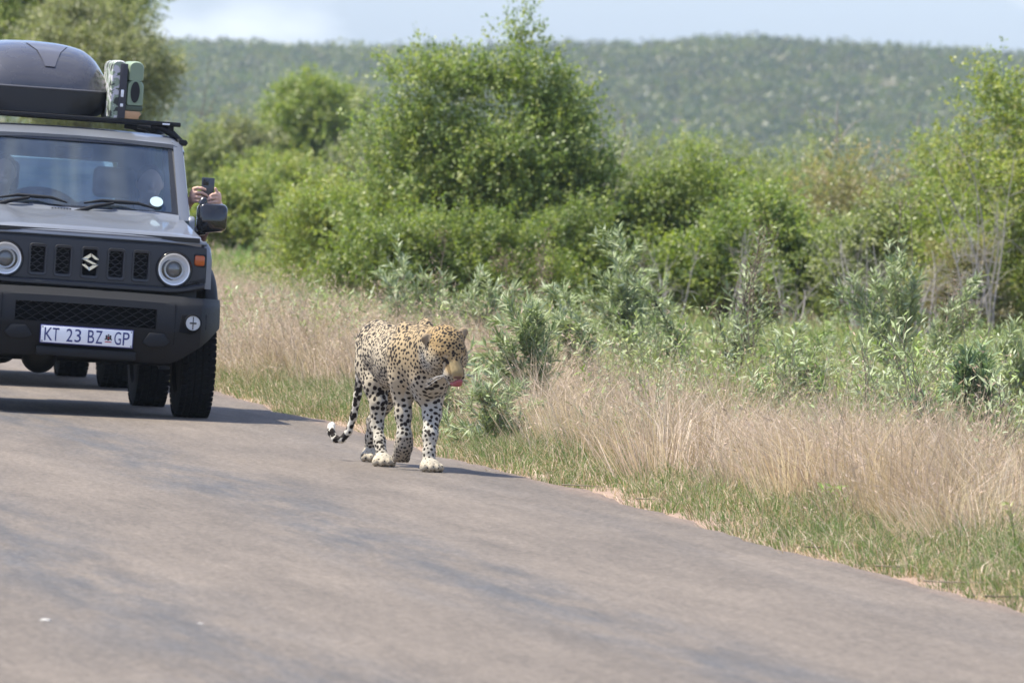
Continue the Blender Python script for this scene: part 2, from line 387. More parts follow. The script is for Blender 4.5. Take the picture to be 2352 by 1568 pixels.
def woody(rng, n, rx, ry, h, r0, z0=0.0, reach=.8):
    ps = []
    for k in range(n):
        a = rng.uniform(0, 2 * math.pi); q = rng.uniform(.2, 1.0)
        d = (math.cos(a) * rx * q, math.sin(a) * ry * q, h)
        p = curve_path(rng, (rng.normal(0, .05), rng.normal(0, .05), z0 - .1), d, h * reach * rng.uniform(.7, 1.1), r0 * rng.uniform(.6, 1), 7, .16)
        ps.append(p)
        for j in range(3):
            i = rng.integers(2, 6); b = p[0][i]
            ps.append(curve_path(rng, b, (rng.normal(0, 1), rng.normal(0, 1), .8), h * .35, p[1][i] * .6, 5, .25))
    return ps

def bush(px, Y, wpx, top, label, pal, n_sprig, seed, per=18, lf=.045, lw=.026, slen=.3, lobes=22, lr=.24, flat=.8, depth=1.0,
         stems=7, cat='bush', name='bush', group=None, bark=None, extra=None, base=.08, dy=0.0, skew=0.0, up=.5, r0=.035):
    rng = np.random.default_rng(seed)
    x = at(px, 367, Y)[0]; gz = float(ground_z(x, Y)); h = at(px, top, Y)[2] - gz
    rx = wpx / 2 / FPX * Y
    root = empty(name, (x, Y, gz)); tag(root, label, cat, group)
    lb = dome_lobes(rng, lobes, rx, rx * depth, h, base, lr, flat, skew)
    if extra is not None:
        ex = []
        for (epx, epy, erx, erz) in extra:
            p = at(epx, epy, Y); ex.append([p[0] - x, rng.normal(0, .15), p[2] - gz, erx / FPX * Y, erx / FPX * Y, erz / FPX * Y])
        lb = np.concatenate([lb, ex])
    link_mesh('crown', crown_mesh('crown', rng, lb, n_sprig, per, slen, lf, lw, pal, up), MAT_LEAF, root)
    V, Fq = tubes(woody(rng, stems, rx, rx * depth, h, r0))
    link_mesh('branches', np_mesh('branches', V, [Fq]), bark or MAT_BARK, root)['kind'] = 'stuff'
    return root

def tree(px, Y, wpx, cy, hpx, label, pal, n_sprig, seed, per=22, lf=.05, lw=.02, slen=.5, lobes=30, lr=.24, up=-.2, trunk=.14, name='tree'):
    rng = np.random.default_rng(seed)
    x = at(px, 367, Y)[0]; gz = float(ground_z(x, Y)); zc = at(px, cy, Y)[2] - gz
    rx = wpx / 2 / FPX * Y; rz = hpx / 2 / FPX * Y
    root = empty(name, (x, Y, gz)); tag(root, label, 'tree')
    lb = []
    for k in range(lobes):
        d = unit(rng.normal(0, 1, 3)); s = lr * rng.uniform(.6, 1.3); q = rng.uniform(.5, .95)
        lb.append([d[0] * rx * q, d[1] * rx * q, zc + d[2] * rz * q, s * rx, s * rx, s * rz])
    link_mesh('crown', crown_mesh('crown', rng, lb, n_sprig, per, slen, lf, lw, pal, up), MAT_LEAF, root)
    ps = [curve_path(rng, (0, 0, -.1), (.05, 0, 1), zc + .1, trunk, 8, .06, tip=.6)]
    top = ps[0][0][-3]
    for k in range(14):
        d = unit(rng.normal(0, 1, 3)); d[2] = abs(d[2]) * .8 + .15
        b = ps[0][0][rng.integers(4, 9)]
        q = curve_path(rng, b, d, (rx + rz) * .5 * rng.uniform(.6, 1), trunk * .45, 7, .18); ps.append(q)
        for j in range(2):
            i = rng.integers(2, 6); ps.append(curve_path(rng, q[0][i], rng.normal(0, 1, 3) + np.array([0, 0, .5]), rx * .35, q[1][i] * .6, 5, .2))
    V, Fq = tubes(ps, 6)
    link_mesh('trunk', np_mesh('trunk', V, [Fq]), MAT_BARK, root, True)
    return root

def dead_tree(px, Y, top, wpx, label, seed, n=4, r0=.03, mat=None, name='dead_tree', cat='dead tree', dense=6, lean=0.0):
    rng = np.random.default_rng(seed)
    x = at(px, 367, Y)[0]; gz = float(ground_z(x, Y)); h = at(px, top, Y)[2] - gz; w = wpx / 2 / FPX * Y
    root = empty(name, (x, Y, gz)); tag(root, label, cat)
    ps, tw = [], []
    for k in range(n):
        d = (rng.uniform(-1, 1) * w + lean * h, rng.uniform(-1, 1) * w, h)
        q = curve_path(rng, (rng.normal(0, .04), 0, -.1), d, h * rng.uniform(.8, 1.05), r0 * rng.uniform(.6, 1), 9, .10); ps.append(q)
        for j in range(dense):
            i = rng.integers(3, 9)
            b = curve_path(rng, q[0][i], (rng.normal(0, 1), rng.normal(0, .6), rng.uniform(.1, 1)), h * rng.uniform(.12, .3), q[1][i] * .6, 6, .22); tw.append(b)
            for jj in range(3):
                i2 = rng.integers(1, 6)
                tw.append(curve_path(rng, b[0][i2], (rng.normal(0, 1), rng.normal(0, .6), rng.uniform(-.1, 1)), h * rng.uniform(.05, .14), b[1][i2] * .6, 4, .25))
    V, Fq = tubes(ps); link_mesh('trunk', np_mesh('trunk', V, [Fq]), mat or MAT_GREYBARK, root)
    V, Fq = tubes(tw, 4); link_mesh('twigs', np_mesh('twigs', V, [Fq]), mat or MAT_GREYBARK, root)['kind'] = 'stuff'
    return root

PAL_SAGE = [(.35, .40, .23), (.29, .35, .18), (.41, .45, .29), (.25, .31, .14)]
PAL_SAGED = [(.19, .26, .13), (.15, .22, .105), (.24, .31, .17)]
def sage(px, py, stems, label, seed, leaf=.085, lw=.0145, per_m=120, pal=PAL_SAGE, stem_mat=None, Y=None, heads=0, r0=.005, bare=.25, side=5, cat='shrub', group='grey green shrubs on the verge'):
    """stems: list of tip pixels (tx, ty); base at ground pixel (px, py) or at depth Y"""
    rng = np.random.default_rng(seed)
    g = ground_pt(px, py) if Y is None else at(px, 367, Y)
    x, y = g[0], g[1]; gz = float(ground_z(x, y))
    root = empty('sage_shrub', (x, y, gz)); tag(root, label, cat, group)
    stems = list(stems) + [(tx + rng.normal(0, 22), ty + abs(rng.normal(0, 45)) + 12) for tx, ty in stems for _ in (0, 1)][: 2 * len(stems)]
    ps, LP, LD = [], [], []
    def leaves(pts, lo, dens):
        seg = np.linalg.norm(np.diff(pts, axis=0), axis=1).sum(); n = max(4, int(seg * dens * 1.5 * (1 - lo)))
        t = rng.uniform(lo, 1, n) ** .85 * (len(pts) - 1); i = np.minimum(t.astype(int), len(pts) - 2); f = (t - i)[:, None]
        P = pts[i] * (1 - f) + pts[i + 1] * f; T = unit(pts[i + 1] - pts[i])
        a = rng.normal(0, 1, (n, 3)); a -= (a * T).sum(1, keepdims=True) * T
        LP.append(P); LD.append(T * rng.uniform(.5, 1.3, (n, 1)) + unit(a) * rng.uniform(.5, 1.0, (n, 1)))
    heads_p = []
    for (tx, ty) in stems:
        tip = at(tx, ty, y + rng.normal(0, .12)) - np.array([x, y, gz])
        p0 = np.array([rng.normal(0, .03), rng.normal(0, .03), -.03])
        n = 9; t = np.linspace(0, 1, n)[:, None]
        mid = p0 + (tip - p0) * .5 + np.array([-(tip[0]) * .22, rng.normal(0, .04), .06])
        pts = (1 - t) ** 2 * p0 + 2 * t * (1 - t) * mid + t * t * tip
        pts[1:-1] += rng.normal(0, .012, (n - 2, 3))
        ps.append((pts, np.linspace(r0, r0 * .3, n))); leaves(pts, bare, per_m)
        if rng.random() < heads: heads_p.append(tip)
        for k in range(side):
            i = rng.integers(2, n - 1); d = unit(pts[i + 1] - pts[i]) + rng.normal(0, .55, 3); L = np.linalg.norm(tip) * rng.uniform(.15, .32)
            q = curve_path(rng, pts[i], d, L, r0 * .45, 5, .12, .06); ps.append(q); leaves(q[0], .15, per_m * 1.2)
    V, Fq = tubes(ps); link_mesh('stems', np_mesh('stems', V, [Fq]), stem_mat or MAT_PALESTEM, root)['kind'] = 'stuff'
    P = np.concatenate(LP); D = np.concatenate(LD); n = len(P)
    V, Fq, C = leaf_quads(P, D, rng.normal(0, .6, (n, 3)) + np.array([-.4, -.3, .9]), leaf * rng.uniform(.55, 1.25, n), lw * rng.uniform(.7, 1.25, n), pick_cols(rng, n, pal, .2), .12)
    o = link_mesh('leaves', np_mesh('leaves', V, [Fq], C), MAT_SAGE, root); o['kind'] = 'stuff'
    if heads_p: flower_heads(rng, heads_p, root)
    return root

PAL_HEAD = [(.24, .17, .13), (.19, .13, .10), (.30, .22, .17), (.15, .10, .08)]
def flower_heads(rng, tips, root, r=.05, h=.11, n=150):
    P = []
    for tp in tips:
        q = rng.normal(0, 1, (n, 3)) * np.array([r * .5, r * .5, h * .4]); P.append(tp + q - np.array([0, 0, h * .3]))
    P = np.concatenate(P); m = len(P)
    V, Fq, C = leaf_quads(P, rng.normal(0, 1, (m, 3)), rng.normal(0, 1, (m, 3)), rng.uniform(.008, .02, m), rng.uniform(.004, .010, m), pick_cols(rng, m, PAL_HEAD, .25))
    o = link_mesh('flower_head', np_mesh('flower_head', V, [Fq], C), MAT_GRASS, root); o['kind'] = 'stuff'

def stalk(px, py, tips, label, seed, Y=None, mat=None, r=.05, h=.12, n=160, bare=False):
    rng = np.random.default_rng(seed)
    g = ground_pt(px, py) if Y is None else at(px, 367, Y); x, y = g[0], g[1]; gz = float(ground_z(x, y))
    root = empty('flower_stalk', (x, y, gz)); tag(root, label, 'wild flower', 'brown seed stalks on the verge')
    ps, tp = [], []
    for tx, ty in tips:
        tip = at(tx, ty, y) - np.array([x, y, gz]); t = np.linspace(0, 1, 8)[:, None]
        pts = t * tip + np.sin(t * 3.1) * np.array([rng.normal(0, .05), 0, 0]); pts[0, 2] = -.03
        ps.append((pts, np.linspace(.0045, .0018, 8))); tp.append(tip)
        for k in range(7):
            i = rng.integers(4, 8); q = curve_path(rng, pts[i], (rng.normal(0, .7), rng.normal(0, .7), 1), .12 * rng.uniform(.5, 1.3), .0016, 4, .2); ps.append(q); tp.append(q[0][-1])
    V, Fq = tubes(ps, 4); link_mesh('stem', np_mesh('stem', V, [Fq]), mat or MAT_PALESTEM, root)
    flower_heads(rng, tp, root, r, h, max(20, n // 4))
    return root

def blades(X, Y, H, width, LX, LY, C, droop, rng):
    n = len(X); P = np.stack([X, Y, ground_z(X, Y) - .01], -1)
    d1 = unit(np.stack([LX * .6, LY * .6, np.ones(n)], -1))
    d2 = unit(d1 + np.stack([LX * 1.2, LY * 1.2, -droop * rng.uniform(0, 1.6, n)], -1))
    H = H[:, None]; m = P + d1 * H * .55; t = m + d2 * H * .55
    wa = rng.uniform(-.9, .9, n); Wv = np.stack([np.cos(wa), np.sin(wa), 0 * wa], -1) * (width * rng.uniform(.6, 1.4, n))[:, None] * .5
    V = np.stack([P - Wv, P + Wv, m + Wv * .8, m - Wv * .8, t], 1).reshape(-1, 3)
    i = np.arange(n)[:, None] * 5
    return V, i + np.array([[0, 1, 2, 3]]), i + np.array([[3, 2, 4]]), np.repeat(C, 5, axis=0)

def scatter(rng, n, y0, y1, u0, u1, dens, margin=.7):
    """n tries over the strip beside the road, kept by dens(x, y, u) inside the part of the verge the camera can see"""
    y = y0 + (y1 - y0) * rng.random(n); x_lo = np.maximum(edge_x(y) + u0, -(1176 + 60) / FPX * y - margin); x_hi = np.minimum(edge_x(y) + u1, 1236 / FPX * y + margin + .5)
    ok = x_hi > x_lo; x = x_lo + (x_hi - x_lo) * rng.random(n)
    wmax = np.maximum(x_hi - x_lo, 0); ok &= rng.random(n) < wmax / max(wmax.max(), 1e-6)
    x, y = x[ok], y[ok]; u = u_of(x, y) - edge_wob(y)
    k = rng.random(len(x)) < dens(x, y, u)
    return x[k], y[k], u[k]

def tufts(rng, x, y, h, nb, r, splay, lean, wid, pal, droop, jit=.2, bias=(0, 0), alt=None, altp=0.0):
    """tussocks: nb blades round each of the given centres, fanning outwards"""
    T = len(x); k = np.repeat(np.arange(T), nb); n = len(k)
    ox, oy = rng.normal(0, 1, n), rng.normal(0, 1, n)
    tl = rng.normal(0, lean, (T, 2)) + np.array(bias)
    LX = ox * splay + tl[k, 0] + rng.normal(0, .20, n); LY = oy * splay + tl[k, 1] + rng.normal(0, .20, n)
    rr = np.broadcast_to(r, (T,))[k]
    H = h[k] * rng.uniform(.45, 1.12, n)
    pc = pick_cols(rng, T, pal, .12)[k]
    if alt is not None:
        s = rng.random(n) < np.broadcast_to(altp, (T,))[k]; pc = np.where(s[:, None], pick_cols(rng, n, alt, .12), pc)
    C = pc * rng.uniform(1 - jit, 1 + jit, (n, 1))
    W = np.broadcast_to(wid, (T,))[k]
    return blades(x[k] + ox * rr, y[k] + oy * rr * 1.5, H, W, LX, LY, C, droop, rng)

def grass_object(name, label, groups):
    Vs, Qs, Ts, Cs, off = [], [], [], [], 0
    for V, q, t, c in groups:
        Vs.append(V); Qs.append(q + off); Ts.append(t + off); Cs.append(c); off += len(V)
    o = link_mesh(name, np_mesh(name, np.concatenate(Vs), [np.concatenate(Qs), np.concatenate(Ts)], np.concatenate(Cs)), MAT_GRASS)
    return tag(o, label, 'grass', kind='stuff')

C_TAN = [(0.607, 0.475, 0.360), (0.460, 0.343, 0.243), (0.681, 0.554, 0.441), (0.331, 0.238, 0.167), (0.534, 0.396, 0.297)]
C_PINK = [(.54, .40, .31), (.47, .345, .27), (.60, .46, .36), (.41, .30, .225)]
C_GRN = [(.135, .195, .062), (.110, .170, .050), (.17, .225, .080), (.24, .26, .12)]
C_MEAD = [(.27, .32, .095), (.22, .285, .08), (.32, .35, .12), (.36, .35, .15)]
C_LUSH = [(.15, .24, .06), (.19, .27, .075)]

def build_grass():
    rng = np.random.default_rng(77)
    tan_lim = lambda y: np.interp(y, [40, 55, 66, 80, 100], [3.4, 2.9, 2.6, 3.4, 3.8])
    gap = lambda x, y: 1 - .85 * np.exp(-((y - 58.5) / 2.6) ** 2 - ((u_of(x, y) - .7) / .9) ** 2)      # shrubs and green growth here, little straw
    # A: short green fringe by the tarmac, in patches with bare soil between
    d = lambda x, y, u: np.clip((u - .02) / .25, 0, 1) * np.clip((1.6 - u) / .6, 0, 1) * np.clip((fbm(x * 1.1, y * .45, 31) - .30) * 5, .25, 1)
    x, y, u = scatter(rng, 12500, 37, 92, .0, 1.5, d)
    g1 = tufts(rng, x, y, rng.uniform(.09, .23, len(x)) * np.clip(.5 + u * .9, .45, 1.3), 34, .05, .50, .28, .0034, C_GRN, .75, .22, (-.1, 0), C_TAN, .30)
    x, y, u = scatter(rng, 3500, 37, 92, -.08, 1.0, lambda x, y, u: np.clip((u + .08) / .35, 0, 1) * .8)
    g2 = tufts(rng, x, y, rng.uniform(.04, .14, len(x)), 10, .09, 1.3, .6, .0045, C_TAN, .9, .25, (-.2, 0), C_PINK, .4)
    grass_object('green_grass', 'short green grass fringe growing along the tarmac edge', [g1, g2])
    # B: tall dry grass
    strawy = lambda x, y: np.clip((fbm(x * .95, y * .27, 41) - np.interp(y, [40, 46, 54, 60, 66, 76], [.50, .50, .36, .44, .44, .36])) * 7, 0, 1)
    def d3(x, y, u):
        b = np.clip((u - .45 - (fbm(x * .9, y * .3, 61) - .5) * 1.1) / .4, 0, 1) * np.clip((tan_lim(y) - u) / 1.1, 0, 1)
        return b * np.maximum(strawy(x, y), .07) * gap(x, y)
    x, y, u = scatter(rng, 20000, 38, 112, .3, 5.5, d3)
    hh = rng.uniform(.22, .60, len(x)) * (.45 + .95 * fbm(x * 1.1, y * .3, 51)) * np.clip((u - .1) / .8, .4, 1)
    pk = np.clip((fbm(x * .7, y * .2, 71) - .44) * 6, .1, .9); pk = np.clip(pk + .8 * np.exp(-((y - 56) / 4) ** 2), 0, .9)
    g3 = tufts(rng, x, y, hh, 17, .060, .24, .36, .0042, C_TAN, .4, .28, (-.08, 0), C_PINK, pk)
    # big leaning tussocks of pale straw
    xb, yb, ub = scatter(rng, 300, 46, 61, .5, 2.2, lambda x, y, u: np.clip((u - .5) / .2, 0, 1) * np.clip((2.0 - u) / .6, 0, 1) * .7 * strawy(x, y))
    g3d = tufts(rng, xb, yb, rng.uniform(.42, .66, len(xb)), 120, .10, .34, .28, .0030, C_TAN[:3], .5, .15, (-.22, -.05), C_PINK, .2)
    k = rng.random(len(x)) < .35                                                # wispy seed stems above
    g3b = tufts(rng, x[k], y[k], hh[k] * 1.3, 10, .08, .30, .2, .0022, C_PINK, .5, .2, (-.1, 0), C_TAN, .5)
    g3c = []
    for src_, pal_, n_ in ((g3, C_TAN, 26000), (g3b, C_PINK, 30000)):
        tips = src_[0][4::5]; tips = tips[rng.integers(0, len(tips), n_)]; m_ = len(tips)
        V_, Q_, C_ = leaf_quads(tips + rng.normal(0, .004, (m_, 3)), rng.normal(0, .5, (m_, 3)) + np.array([-.3, 0, .4]), rng.normal(0, 1, (m_, 3)), rng.uniform(.012, .045, m_), rng.uniform(.003, .009, m_), pick_cols(rng, m_, pal_, .25))
        g3c.append((V_, Q_, np.zeros((0, 3), dtype=int), C_))
    g3b = (g3b,) + tuple(g3c)
    grass_object('dry_grass', 'tall pale dry grass along the verge', [g3, g3d, *g3b])
    # C: mixed green grass behind, out to the bushes
    def d4(x, y, u): return np.clip((u - .45) / .7, 0, 1) * (1 - .75 * strawy(x, y) * (u < 3.4)) * np.clip(.3 + 2.2 * (fbm(x * .6, y * .12, 81) - .34), .12, 1)
    x, y, u = scatter(rng, 46000, 38, 200, .6, 34, d4, 1.2)
    k = fbm(x * .35, y * .07, 91); tp = np.clip((k - .46) * 3.0, .05, .7)
    g4 = tufts(rng, x, y, rng.uniform(.13, .34, len(x)) * (.55 + .8 * fbm(x * .8, y * .2, 95)) * np.interp(y, [72, 92], [1, .55]), 14, .09, .38, .2, np.clip(y * .000085, .0045, .02), C_MEAD, .45, .22, (0, 0), C_TAN, tp)
    k = rng.random(len(x)) < np.clip(.10 + (y < 75) * .12, 0, 1)
    g5 = tufts(rng, x[k], y[k], rng.uniform(.3, .62, k.sum()) * np.interp(y[k], [72, 92], [1, .55]), 7, .06, .2, .16, np.clip(y[k] * .00005, .0028, .02), C_TAN, .3, .2, (-.04, 0), C_MEAD, .3)
    x, y, u = scatter(rng, 3200, 44, 150, 1.2, 30, lambda x, y, u: np.clip((fbm(x * .9, y * .2, 101) - .55) * 8, 0, 1))
    g6 = tufts(rng, x, y, rng.uniform(.15, .32, len(x)), 26, .10, .5, .15, np.clip(y * .00012, .006, .02), C_LUSH, .5, .2)
    grass_object('meadow_grass', 'mixed green and straw coloured grass behind the verge', [g4, g5, g6])
build_grass()

# ------------------------------------------------------------------ bushes and trees
bush(1115, 112, 620, 165, 'tall dense rounded bush with green shoots at its top, behind the leopard', PAL_DEEP, 7600, 1, lobes=95, lr=.125, flat=.62, slen=.40, depth=.6, base=.02,
     extra=[(1010, 200, 60, 50), (935, 200, 40, 50), (1180, 115, 20, 45), (1205, 60, 12, 40), (1240, 200, 50, 50), (980, 300, 80, 60), (1280, 310, 60, 60), (890, 330, 50, 50), (1340, 420, 80, 60), (1100, 400, 110, 60), (930, 430, 90, 60), (1220, 480, 90, 70), (1000, 520, 110, 70), (860, 540, 90, 60), (1340, 560, 90, 60), (1150, 600, 120, 70)])
bush(1030, 105, 640, 530, 'wide low feathery green bush spreading at the foot of the tall dense bush', PAL_GREEN, 3900, 2, lobes=64, lr=.12, flat=1.3, slen=.38, depth=.5, up=.9, lf=.036, lw=.02, per=22, base=.02)
bush(790, 113, 320, 390, 'yellowish green bush at the left flank of the tall dense bush', PAL_YELLOW, 2200, 3, lobes=30, slen=.26, lf=.036, lw=.02)
bush(1570, 112, 420, 395, 'dark green bushy thicket right of the tall dense bush', PAL_GREEN, 2300, 4, lobes=42, lr=.15, slen=.38, depth=.7)
bush(1480, 150, 330, 300, 'pale straggly bush between the tall dense bush and the hill', PAL_OLIVE, 1300, 5, lobes=24, slen=.4)
bush(1760, 142, 380, 315, 'yellow green bush below the middle of the hill', PAL_OLIVE, 1400, 6, lobes=30, slen=.34, up=.9)
bush(1960, 128, 420, 330, 'loose pale green bush in front of the bare forked tree', PAL_BROWN, 1500, 7, lobes=32, slen=.32)
bush(1790, 109, 330, 430, 'deep green bush with a dark hollow underneath, behind the twisted twigs', PAL_DEEP, 1800, 8, lobes=36, lr=.15, slen=.36)
bush(2060, 108, 380, 440, 'light green bush mixed with grey twigs, left of the big bush by the photo edge', PAL_OLIVE, 1600, 9, lobes=30, slen=.26)
bush(2330, 107, 480, 225, 'big yellowish green bush with bare grey limbs at the right photo edge', PAL_YELLOW, 3200, 10, lobes=60, lr=.14, slen=.42, bark=MAT_GREYBARK)
bush(2400, 130, 420, 150, 'tall brownish half bare bush rising behind the big yellowish bush', PAL_BROWN, 1100, 11, lobes=26, slen=.45, bark=MAT_GREYBARK)
bush(2210, 106, 230, 560, 'dry greyish brown brushy bush low in front of the big yellowish bush', PAL_BROWN, 1300, 12, lobes=20, slen=.24, lf=.03, lw=.016, bark=MAT_GREYBARK)
bush(710, 235, 270, 158, 'bright green round bush standing alone before the hill', PAL_BRIGHT, 2300, 13, lobes=34, lr=.24, lf=.075, lw=.05, slen=.5, flat=.6)
bush(540, 222, 240, 262, 'grey green flat topped bush left of the bright green round bush', PAL_GREY, 1300, 14, lobes=24, lf=.07, lw=.045, slen=.5)
bush(830, 240, 200, 180, 'dull green bush half hidden behind the bright green round bush', PAL_OLIVE, 800, 15, lobes=18, lf=.07, lw=.045, slen=.5)
bush(470, 190, 190, 320, 'olive bush beside the roof rack of the grey car', PAL_OLIVE, 1200, 16, lobes=20, lf=.06, lw=.04, slen=.45)
bush(640, 178, 300, 318, 'broad pale olive bush below the bright green round bush', PAL_YELLOW, 1900, 17, lobes=28, lf=.055, lw=.035, slen=.42, flat=1.2)
bush(830, 165, 250, 330, 'straggly olive bush touching the tall dense bush on its left', PAL_OLIVE, 1400, 18, lobes=22, lf=.05, lw=.03, slen=.42)
bush(560, 152, 260, 420, 'low yellow green bush behind the wing mirror and the hands', PAL_YELLOW, 1700, 19, lobes=24, lf=.05, lw=.03, slen=.36, flat=1.2)
bush(730, 140, 210, 470, 'small olive bush with dark base between the mirror and the wide low bush', PAL_OLIVE, 1300, 20, lobes=20, lf=.045, lw=.028, slen=.32)
bush(585, 128, 90, 640, 'tiny dark green bush alone in the pale meadow', PAL_DEEP, 260, 21, lobes=9, slen=.15, stems=4)
bush(1330, 107, 300, 470, 'low bright bush at the right foot of the tall dense bush', PAL_GREEN, 1500, 51, lobes=22, lr=.2, slen=.24, lf=.036, lw=.02)
bush(1660, 107, 340, 520, 'low dark leafy bush in front of the thicket', PAL_GREEN, 1000, 52, lobes=26, lr=.17, slen=.3, up=.8)
bush(1880, 150, 420, 300, 'pale yellowish bush on the skyline under the forked tree', PAL_OLIVE, 1100, 53, lobes=26, slen=.4, up=.9)
bush(1620, 160, 320, 320, 'straggly bush with yellow tips against the lower hill', PAL_YELLOW, 1100, 54, lobes=22, slen=.42, up=1.0)
bush(2180, 135, 340, 270, 'feathery yellow green bush between the snag and the big yellowish bush', PAL_YELLOW, 1500, 55, lobes=24, slen=.38, up=.9)
bush(1920, 112, 260, 520, 'low olive bush full of dead twigs left of the brushy bush', PAL_OLIVE, 1000, 56, lobes=16, slen=.24)
bush(960, 109, 260, 560, 'low leafy clump behind the back of the leopard', PAL_GREEN, 900, 57, lobes=14, slen=.2, lf=.036, lw=.02)
tree(205, 168, 350, 175, 330, 'grey green willowy tree behind the roof box of the grey car', PAL_GREY, 4200, 31, lobes=60, lr=.24, slen=.42, lf=.06, lw=.022)
tree(90, 186, 460, 20, 420, 'tall dark tree at the upper left photo corner', PAL_DEEP, 3000, 32, lobes=46, lr=.2, lf=.07, lw=.04, up=.1)
dead_tree(415, 205, 105, 90, 'thin half bare sapling right of the willowy tree', 41, 3, .02, MAT_BARK, 'sapling', 'tree')
dead_tree(1945, 150, 205, 130, 'bare pale forked tree standing out against the hill', 42, 2, .06, lean=-.08)
dead_tree(2070, 150, 235, 50, 'short bare pale snag right of the forked tree', 43, 1, .045, dense=3)
dead_tree(1395, 116, 240, 150, 'tangle of bare grey twigs at the right side of the tall dense bush', 44, 9, .016, dense=9)
dead_tree(2290, 103, 270, 120, 'bare grey limbs sticking out of the big yellowish bush', 45, 4, .016)
dead_tree(850, 160, 225, 110, 'bare pale twigs left of the top of the tall dense bush', 46, 5, .014)
dead_tree(1560, 104, 520, 220, 'thin grey twigs poking out of the thicket above the tallest shrub', 71, 6, .011, dense=7)
dead_tree(1700, 105, 470, 200, 'bare pale twigs at the top of the low dark leafy bush', 72, 5, .011, dense=7)
dead_tree(1990, 103, 470, 240, 'spreading bare grey twigs in front of the light green bush', 73, 7, .012, dense=8)
dead_tree(2240, 102, 420, 200, 'upright bare twigs left of the grey limbs in the big yellowish bush', 74, 6, .012, dense=8)
dead_tree(900, 104, 600, 180, 'fine brown twigs at the foot of the wide low bush', 75, 6, .010, MAT_BARK, dense=7)
dead_tree(2130, 103, 520, 300, 'grey dead branches lying in the brushy bush', 47, 8, .016, dense=8)
dead_tree(1830, 104, 560, 330, 'pale dead branches reaching out under the deep green bush', 48, 6, .013)

def build_weeds():
    rng = np.random.default_rng(31)
    d = lambda x, y, u: np.clip((u - .5) / 1.0, 0, 1) * np.clip((fbm(x * .55, y * .14, 131) - .34) * 4, .10, 1)
    x, y, u = scatter(rng, 3800, 42, 96, .5, 12, d)
    k = np.exp(-((y - 60) / 4) ** 2 - ((u - .9) / .8) ** 2) > .25
    T = len(x); h = rng.uniform(.20, .66, T) * np.where(u < 1.2, .6, 1) * np.interp(y, [75, 95], [1, .55]); gz = ground_z(x, y)
    P0 = np.stack([x, y, gz], -1); lean = np.stack([rng.normal(-.05, .32, T), rng.normal(0, .3, T), np.ones(T)], -1)
    P2 = P0 + lean * h[:, None]; P1 = P0 + lean * h[:, None] * .5 + np.stack([-lean[:, 0] * .12, 0 * h, .06 * h], -1)
    # several shoots per plant
    ns = 3; P0s = np.repeat(P0, ns, 0); P1s = np.repeat(P1, ns, 0); P2s = np.repeat(P2, ns, 0) + rng.normal(0, 1, (T * ns, 3)) * np.repeat(h, ns)[:, None] * np.array([.28, .28, .12])
    P1s = P1s + (P2s - np.repeat(P2, ns, 0)) * .3; hs = np.repeat(h, ns); M_ = T * ns
    pal = np.array([(.36, .40, .23), (.29, .35, .16), (.27, .36, .10), (.36, .40, .14), (.23, .31, .09), (.40, .44, .28)])
    pc = pal[rng.integers(0, len(pal), T)]; pcs = np.repeat(pc, ns, 0)
    # stems as slim strips
    tt = np.linspace(0, 1, 5); W = np.array([.0022, 0, 0]); Vst = []
    for q in tt:
        p = (1 - q) ** 2 * P0s + 2 * q * (1 - q) * P1s + q * q * P2s; Vst += [p - W * (1.2 - q), p + W * (1.2 - q)]
    Vst = np.stack(Vst, 1).reshape(-1, 3); base = np.arange(M_)[:, None] * 10
    Qst = np.concatenate([base + np.array([[2 * q, 2 * q + 1, 2 * q + 3, 2 * q + 2]]) for q in range(4)]); Cst = np.repeat(np.tile(np.array([.26, .23, .15]), (M_, 1)) * rng.uniform(.6, 1.2, (M_, 1)), 10, 0)
    nl = 15; q = rng.uniform(.2, 1, (M_, nl, 1)); p = (1 - q) ** 2 * P0s[:, None] + 2 * q * (1 - q) * P1s[:, None] + q * q * P2s[:, None]
    tdir = unit(P2s - P0s)[:, None]; D = tdir * rng.uniform(.4, 1.2, (M_, nl, 1)) + rng.normal(0, .7, (M_, nl, 3)); n = M_ * nl
    big = np.repeat(np.repeat(rng.uniform(.6, 1.3, T), ns), nl)
    V, Fq, C = leaf_quads(p.reshape(-1, 3), D.reshape(-1, 3), rng.normal(0, .6, (n, 3)) + np.array([-.4, -.3, .9]), .052 * big * rng.uniform(.6, 1.2, n), .0105 * big * rng.uniform(.7, 1.4, n), np.repeat(pcs, nl, 0) * rng.uniform(.78, 1.2, (n, 1)), .12)
    o = link_mesh('undergrowth', np_mesh('undergrowth', np.concatenate([Vst, V]), [np.concatenate([Qst, Fq + len(Vst)])], np.concatenate([Cst, C])), MAT_SAGE)
    tag(o, 'tangle of leafy weeds and thin stems among the grass behind the verge', 'undergrowth', kind='stuff')
build_weeds()

